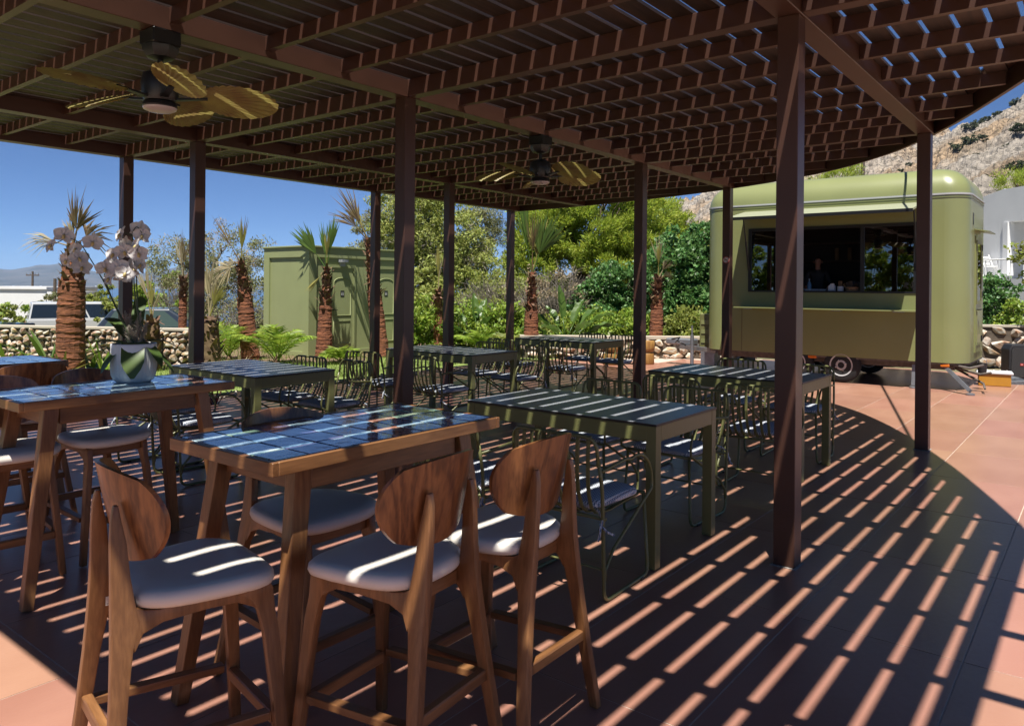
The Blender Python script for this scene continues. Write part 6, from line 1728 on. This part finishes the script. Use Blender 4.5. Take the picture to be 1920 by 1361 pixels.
# ================================================================ VEHICLES
M_carwhite = mat('white_car_paint', (0.72,0.73,0.74), 0.25, coat=0.6)
M_cardark = mat('dark_blue_car_paint', (0.03,0.042,0.06), 0.25, coat=0.7)
M_carblack = mat('black_car_paint', (0.012,0.013,0.015), 0.25, coat=0.7)
M_carglass = mat('car_glass', (0.018,0.026,0.034), 0.06, spec=0.8)
M_carglass_greenery = mat('car_glass_greenery', (0.07,0.105,0.085), 0.05, spec=0.9)  # greenery mirrored in and seen through the glass, painted as its colour
M_redlens = mat('red_lens', (0.45,0.03,0.02), 0.25)
def make_car(name, label, pos, rz, paint, L, W, hood_z, roof_z, gx0, gx1, rs, fs_, wins, M_carglass=M_carglass):
    """x forward.  gx0..gx1 roof extent, rs / fs_ horizontal run of rear and front screens"""
    c = thing(name, label, 'car', pos, rz)
    b = L/2
    body = [(-b,0.42),(-b-0.02,0.62),(-b+0.03,hood_z-0.02),(gx0-rs+0.02,hood_z),(gx1+fs_,hood_z),(b-0.25,hood_z-0.12),(b-0.02,hood_z-0.32),(b,0.45),(b-0.1,0.30),(-b+0.1,0.30)]
    MB().prism(body,'y',-W/2,W/2).build('body', paint, c, bevel=0.05)
    # greenhouse (tapered)
    vs = []
    for y, ins in ((-W/2+0.03,0),(W/2-0.03,0)):
        s = 1 if y > 0 else -1
        vs += [(gx0-rs,y,hood_z-0.01),(gx1+fs_,y,hood_z-0.01),(gx1,y-s*0.14,roof_z-0.015),(gx0,y-s*0.14,roof_z-0.015)]
    g = MB().add(vs, [(0,1,2,3),(4,7,6,5),(0,4,5,1),(1,5,6,2),(2,6,7,3),(3,7,4,0)]).build('cabin_shell', paint, c, bevel=0.045)
    def side(t, v, s):      # point on side plane, t along 0..1, v up 0..1
        lo = Vector((gx0-rs,0,hood_z)).lerp(Vector((gx1+fs_,0,hood_z)), t); hi = Vector((gx0,0,roof_z)).lerp(Vector((gx1,0,roof_z)), t)
        p = lo.lerp(hi, v); p.y = s*(W/2-0.03-0.14*v+0.006); return p
    for s in (-1,1):
        for (a, b2) in wins:
            pts = [side(a,0.10,s), side(b2,0.10,s), side(b2,0.86,s), side(a,0.86,s)]
            MB().add(pts + [p+Vector((0,-s*0.012,0)) for p in pts], [(0,1,2,3),(4,7,6,5),(0,4,5,1),(1,5,6,2),(2,6,7,3),(3,7,4,0)]).build('side_window', M_carglass, c)
    def screen(x0, x1, sgn):
        lo, hi = Vector((x0,0,hood_z)), Vector((x1,0,roof_z)); pts = []
        nrm = Vector((sgn*(roof_z-hood_z),0,abs(x0-x1))).normalized()*0.006
        for v, w in ((0.10,W/2-0.16),(0.88,W/2-0.24)):
            p = lo.lerp(hi, v)+nrm; pts += [p+Vector((0,-w,0)), p+Vector((0,w,0))]
        pts = [pts[0],pts[1],pts[3],pts[2]]
        return MB().add(pts+[p-nrm*2 for p in pts], [(0,1,2,3),(4,7,6,5),(0,4,5,1),(1,5,6,2),(2,6,7,3),(3,7,4,0)])
    rw = screen(gx0-rs, gx0, -1).build('rear_window', M_carglass, c)
    screen(gx1+fs_, gx1, 1).build('windscreen', M_carglass, c)
    for sx in (-1,1):
        for sy in (-1,1):
            w = thing_part('wheel', c, (sx*(b-0.78), sy*(W/2-0.09), 0.33), Euler((PI/2,0,0)))
            MB().lathe([(0.2,-0.1),(0.31,-0.1),(0.335,-0.06),(0.335,0.06),(0.31,0.1),(0.2,0.1)],24).build('tyre', M_tyre, w, smooth=True)
            MB().lathe([(0.0,-0.09),(0.2,-0.101),(0.21,-0.09),(0.21,0.09),(0.2,0.101),(0.0,0.09)],24).build('rim', M_steel, w)
    for sy in (-1,1):
        MB().cbox(-b-0.012,-b+0.05,sy*(W/2-0.2)-0.10,sy*(W/2-0.2)+0.10,hood_z-0.42,hood_z-0.15,0.01).build('tail_light', M_redlens, c)
        MB().cbox(b-0.12,b+0.005,sy*(W/2-0.25)-0.15,sy*(W/2-0.25)+0.15,hood_z-0.38,hood_z-0.25,0.01).build('headlight', M_chrome, c)
        MB().cbox(gx1+fs_-0.28,gx1+fs_-0.12,sy*(W/2+0.08)-0.09,sy*(W/2+0.08)+0.09,hood_z+0.02,hood_z+0.14,0.02).build('mirror', paint, c)
        MB().cbox(-0.6,-0.42,sy*(W/2+0.004)-0.012,sy*(W/2+0.004)+0.012,hood_z-0.16,hood_z-0.13,0.004).build('door_handle', M_chrome, c)
    return c, rw
def heading(s, d):
    v = LD(s, d) - LD(0,0); return math.atan2(v.y, v.x)
suv, rw = make_car('parked_car', 'white station car with dark tinted windows parked beyond the stone wall', at(165,34)+Vector((0,0,0.03)), heading(0.82,0.57), M_carwhite, 4.7, 1.84, 1.04, 1.80, -2.15, 0.75, 0.14, 0.60, [(0.02,0.315),(0.33,0.62),(0.64,0.95)])
dec = thing_part('window_sticker', rw, (-2.185,0.35,1.32), Euler((rad(90),0,rad(-90))))
MB().box(-0.16,0.16,-0.045,0.045,-0.0005,0.0005).build('sticker_band', M_signwhite, dec); MB().lathe([(0.0,0),(0.06,0),(0.0,0.001)],10,c=(0,0.12,0)).build('sticker_emblem', M_signwhite, dec)
MB().cbox(-2.16,-1.98,-0.35,0.35,1.755,1.785,0.008).build('brake_light_spoiler', M_carwhite, suv)
make_car('parked_car', 'dark blue car parked beyond the stone wall, right of the orchid', at(322,20.0), heading(0.97,0.25), M_cardark, 4.2, 1.75, 0.93, 1.46, -1.25, 0.05, 0.40, 0.80, [(0.08,0.42),(0.46,0.86)], M_carglass_greenery)
make_car('parked_car', 'black pickup with low cargo bed at the left edge behind the wall', at(-62,30), heading(-0.95,0.3), M_carblack, 5.0, 1.85, 0.93, 1.66, 0.1, 1.0, 0.2, 0.7, [(0.15,0.5),(0.54,0.85)])

# ================================================================ FAR HOUSES, POLES, TOWN
M_pole = mat('weathered_pole', (0.16,0.12,0.09), 0.9, var=0.3)
def house(label, u0, u1, d, ztop, zb, depth, parts, nm='white_house'):
    a, b = G(u0,d), G(u1,d); c = (a+b)/2; w = (b-a).length
    h = thing(nm, label, 'house', (c.x,c.y,zb), YAW)
    MB().box(-w/2,w/2,0,depth,0,ztop-zb).build('wall', M_white, h)
    for fn in parts: fn(h, w, ztop-zb, depth)
    return h
def h1(h, w, hh, dp):
    MB().box(-w/2-0.15,w/2+0.15,-0.15,dp+0.15,hh+0.001,hh+0.25).build('parapet', M_white, h)
    for x in (-w*0.42,-w*0.33,-w*0.24): MB().box(x-0.15,x+0.15,-0.03,-0.002,0.9,2.1).build('window', M_carglass, h)
house('white flat-roofed house far left, below the hazy hills', -60, 86, 72, 0.95, -2.9, 9, [h1])
house('smaller white house block right of the far left house, behind the palm', 88, 118, 70, 0.75, -2.8, 6, [])
def upole(label, u, d, ztop, zb, arms):
    p = G(u,d); t = thing('utility_pole', label, 'utility pole', (p.x,p.y,zb), YAW)
    MB().tube([(0,0,0),(0,0,ztop-zb)],[0.16,0.11],8).build('shaft', M_pole, t, smooth=True)
    for z, w in arms:
        ar = MB().box(-w,w,-0.06,0.06,z-zb-0.06,z-zb+0.06).build('crossarm', M_pole, t)
        for s in (-0.9,-0.4,0.4,0.9): MB().lathe([(0.06,0.0),(0.05,0.1),(0.03,0.2)],7,c=(s*w,0,z-zb+0.061)).build('insulator', M_steel, ar)
upole('utility pole with crossarm on the left skyline above the white house', 61, 88, 2.9, -3.3, [(2.45,0.75)])
upole('plain wooden utility pole between the white house and the first palm', 103, 60, 1.9, -2.2, [])
upole('wooden utility pole rising behind the trailer roof', 1616, 42, 9.3, 0.6, [(8.9,0.6)])
up2 = G(1616,42)
cb = MB(); A_, B_ = Vector((-0.93,7.42,3.2)), Vector((up2.x,up2.y,8.95)); cp = []
for i in range(25):
    t = i/24; p = A_.lerp(B_, t); cp.append(p)
ov = cb.tube(cp, 0.018, 6).build('overhead_cable', M_blackp, None, smooth='all'); tag(ov, 'black overhead power cable running from the pergola roof to the pole', 'cable')
rngs = random.Random(6); tv = MB()
for i in range(170):
    u = rngs.uniform(-500, 520); d = rngs.uniform(4700, 5350); p = G(u, d); k = rngs.uniform(5, 12); z = -27 + max(0,(d-5200))*0.05
    tv.box(p.x-k, p.x+k, p.y-k*0.7, p.y+k*0.7, z, z+rngs.uniform(5,12))
tw = tv.build('far_town', M_white); tag(tw, 'scatter of tiny white houses on the far shore of the bay', 'town', kind='stuff')
# white building on the right
def wb():
    d = 30.0
    w = 10.0; RZ = -0.80; a = G(1828,d); c = a + Vector((math.cos(RZ)*w/2, math.sin(RZ)*w/2, 0))
    zb_ = float(ground_z((1950-960)/FPX*d, d))
    h = thing('white_building', 'white plastered building with roof terrace behind the trailer at the right edge', 'building', (c.x,c.y,zb_), RZ)
    Hh = 5.25-zb_
    x0 = -w/2
    # left wing wall with sloping coping, recessed loggia to the right
    MB().prism([(x0,0),(x0+1.5,0),(x0+1.5,Hh+0.12),(x0,Hh-0.12)],'y',0,6).build('wing_wall', M_white, h)
    MB().box(x0+1.501,w/2,1.6,6,0,Hh+0.1).build('back_wall', M_white, h)
    MB().box(x0+1.501,w/2,0.0,1.599,Hh-1.15,Hh+0.1).build('loggia_lintel', M_white, h)
    MB().box(x0+1.501,x0+1.75,-0.05,0.2,2.0,Hh-1.151).build('pillar', M_white, h)
    MB().box(x0+0.2,w/2,-1.2,-0.001,1.65,1.85).build('terrace_slab', M_white, h)
    MB().box(x0+1.501,w/2,0.0,1.599,1.0,1.849).build('loggia_floor', M_white, h)
    MB().box(x0+0.9,w/2,-1.2,-1.0,0.0,1.649).build('retaining_wall', M_white, h)
    rl = MB().tube([(x0+0.2,-1.15,2.55),(w/2,-1.15,2.55)],0.03,6).build('handrail', M_white, h)
    for k in range(14): MB().tube([(x0+0.25+k*0.6,-1.15,1.851),(x0+0.25+k*0.6,-1.15,2.52)],0.02,5).build('baluster', M_white, rl)
    MB().box(x0+2.6,x0+3.6,1.57,1.599,1.9,3.9).build('door', M_carglass, h)
    ch = thing('folding_chair', 'white folding chair on the terrace of the white building', 'chair', LD((1850-960)/FPX*28.9,28.9,zb_+1.86), YAW)
    for s in (-0.25,0.25):
        MB().tube([(s,-0.25,0.0),(s,0.3,0.95)],0.02,5).build('rear_leg', M_white, ch); MB().tube([(s,0.25,0.0),(s,-0.25,0.5)],0.02,5).build('front_leg', M_white, ch)
    MB().box(-0.25,0.25,-0.25,0.18,0.47,0.50).build('seat', M_white, ch)
    for z in (0.6,0.72,0.84): MB().box(-0.25,0.25,0.3*(z-0.0)-0.02+0.03,0.3*z+0.03,z-0.04,z+0.04).build('back_slat', M_white, ch)
wb()
# ================================================================ HAZE over the bay and hills
M_haze = bpy.data.materials.new('haze'); M_haze.use_nodes = True
hn = M_haze.node_tree; hn.nodes.clear()
ho = hn.nodes.new('ShaderNodeOutputMaterial'); hv = hn.nodes.new('ShaderNodeVolumePrincipled')
hv.inputs['Color'].default_value = (0.42,0.64,1.0,1); hv.inputs['Density'].default_value = 0.00006; hv.inputs['Anisotropy'].default_value = 0.0
hn.links.new(hv.outputs[0], ho.inputs['Volume'])
c_ = LD(-2500, 5200); hz = MB().box(-13000,13000,-7500,11500,-420,460).build('haze', M_haze, None, loc=(c_.x,c_.y,0), rot=(0,0,YAW)); hz['kind'] = 'stuff'
tag(hz, 'thin blue haze in the air over the bay', 'haze')
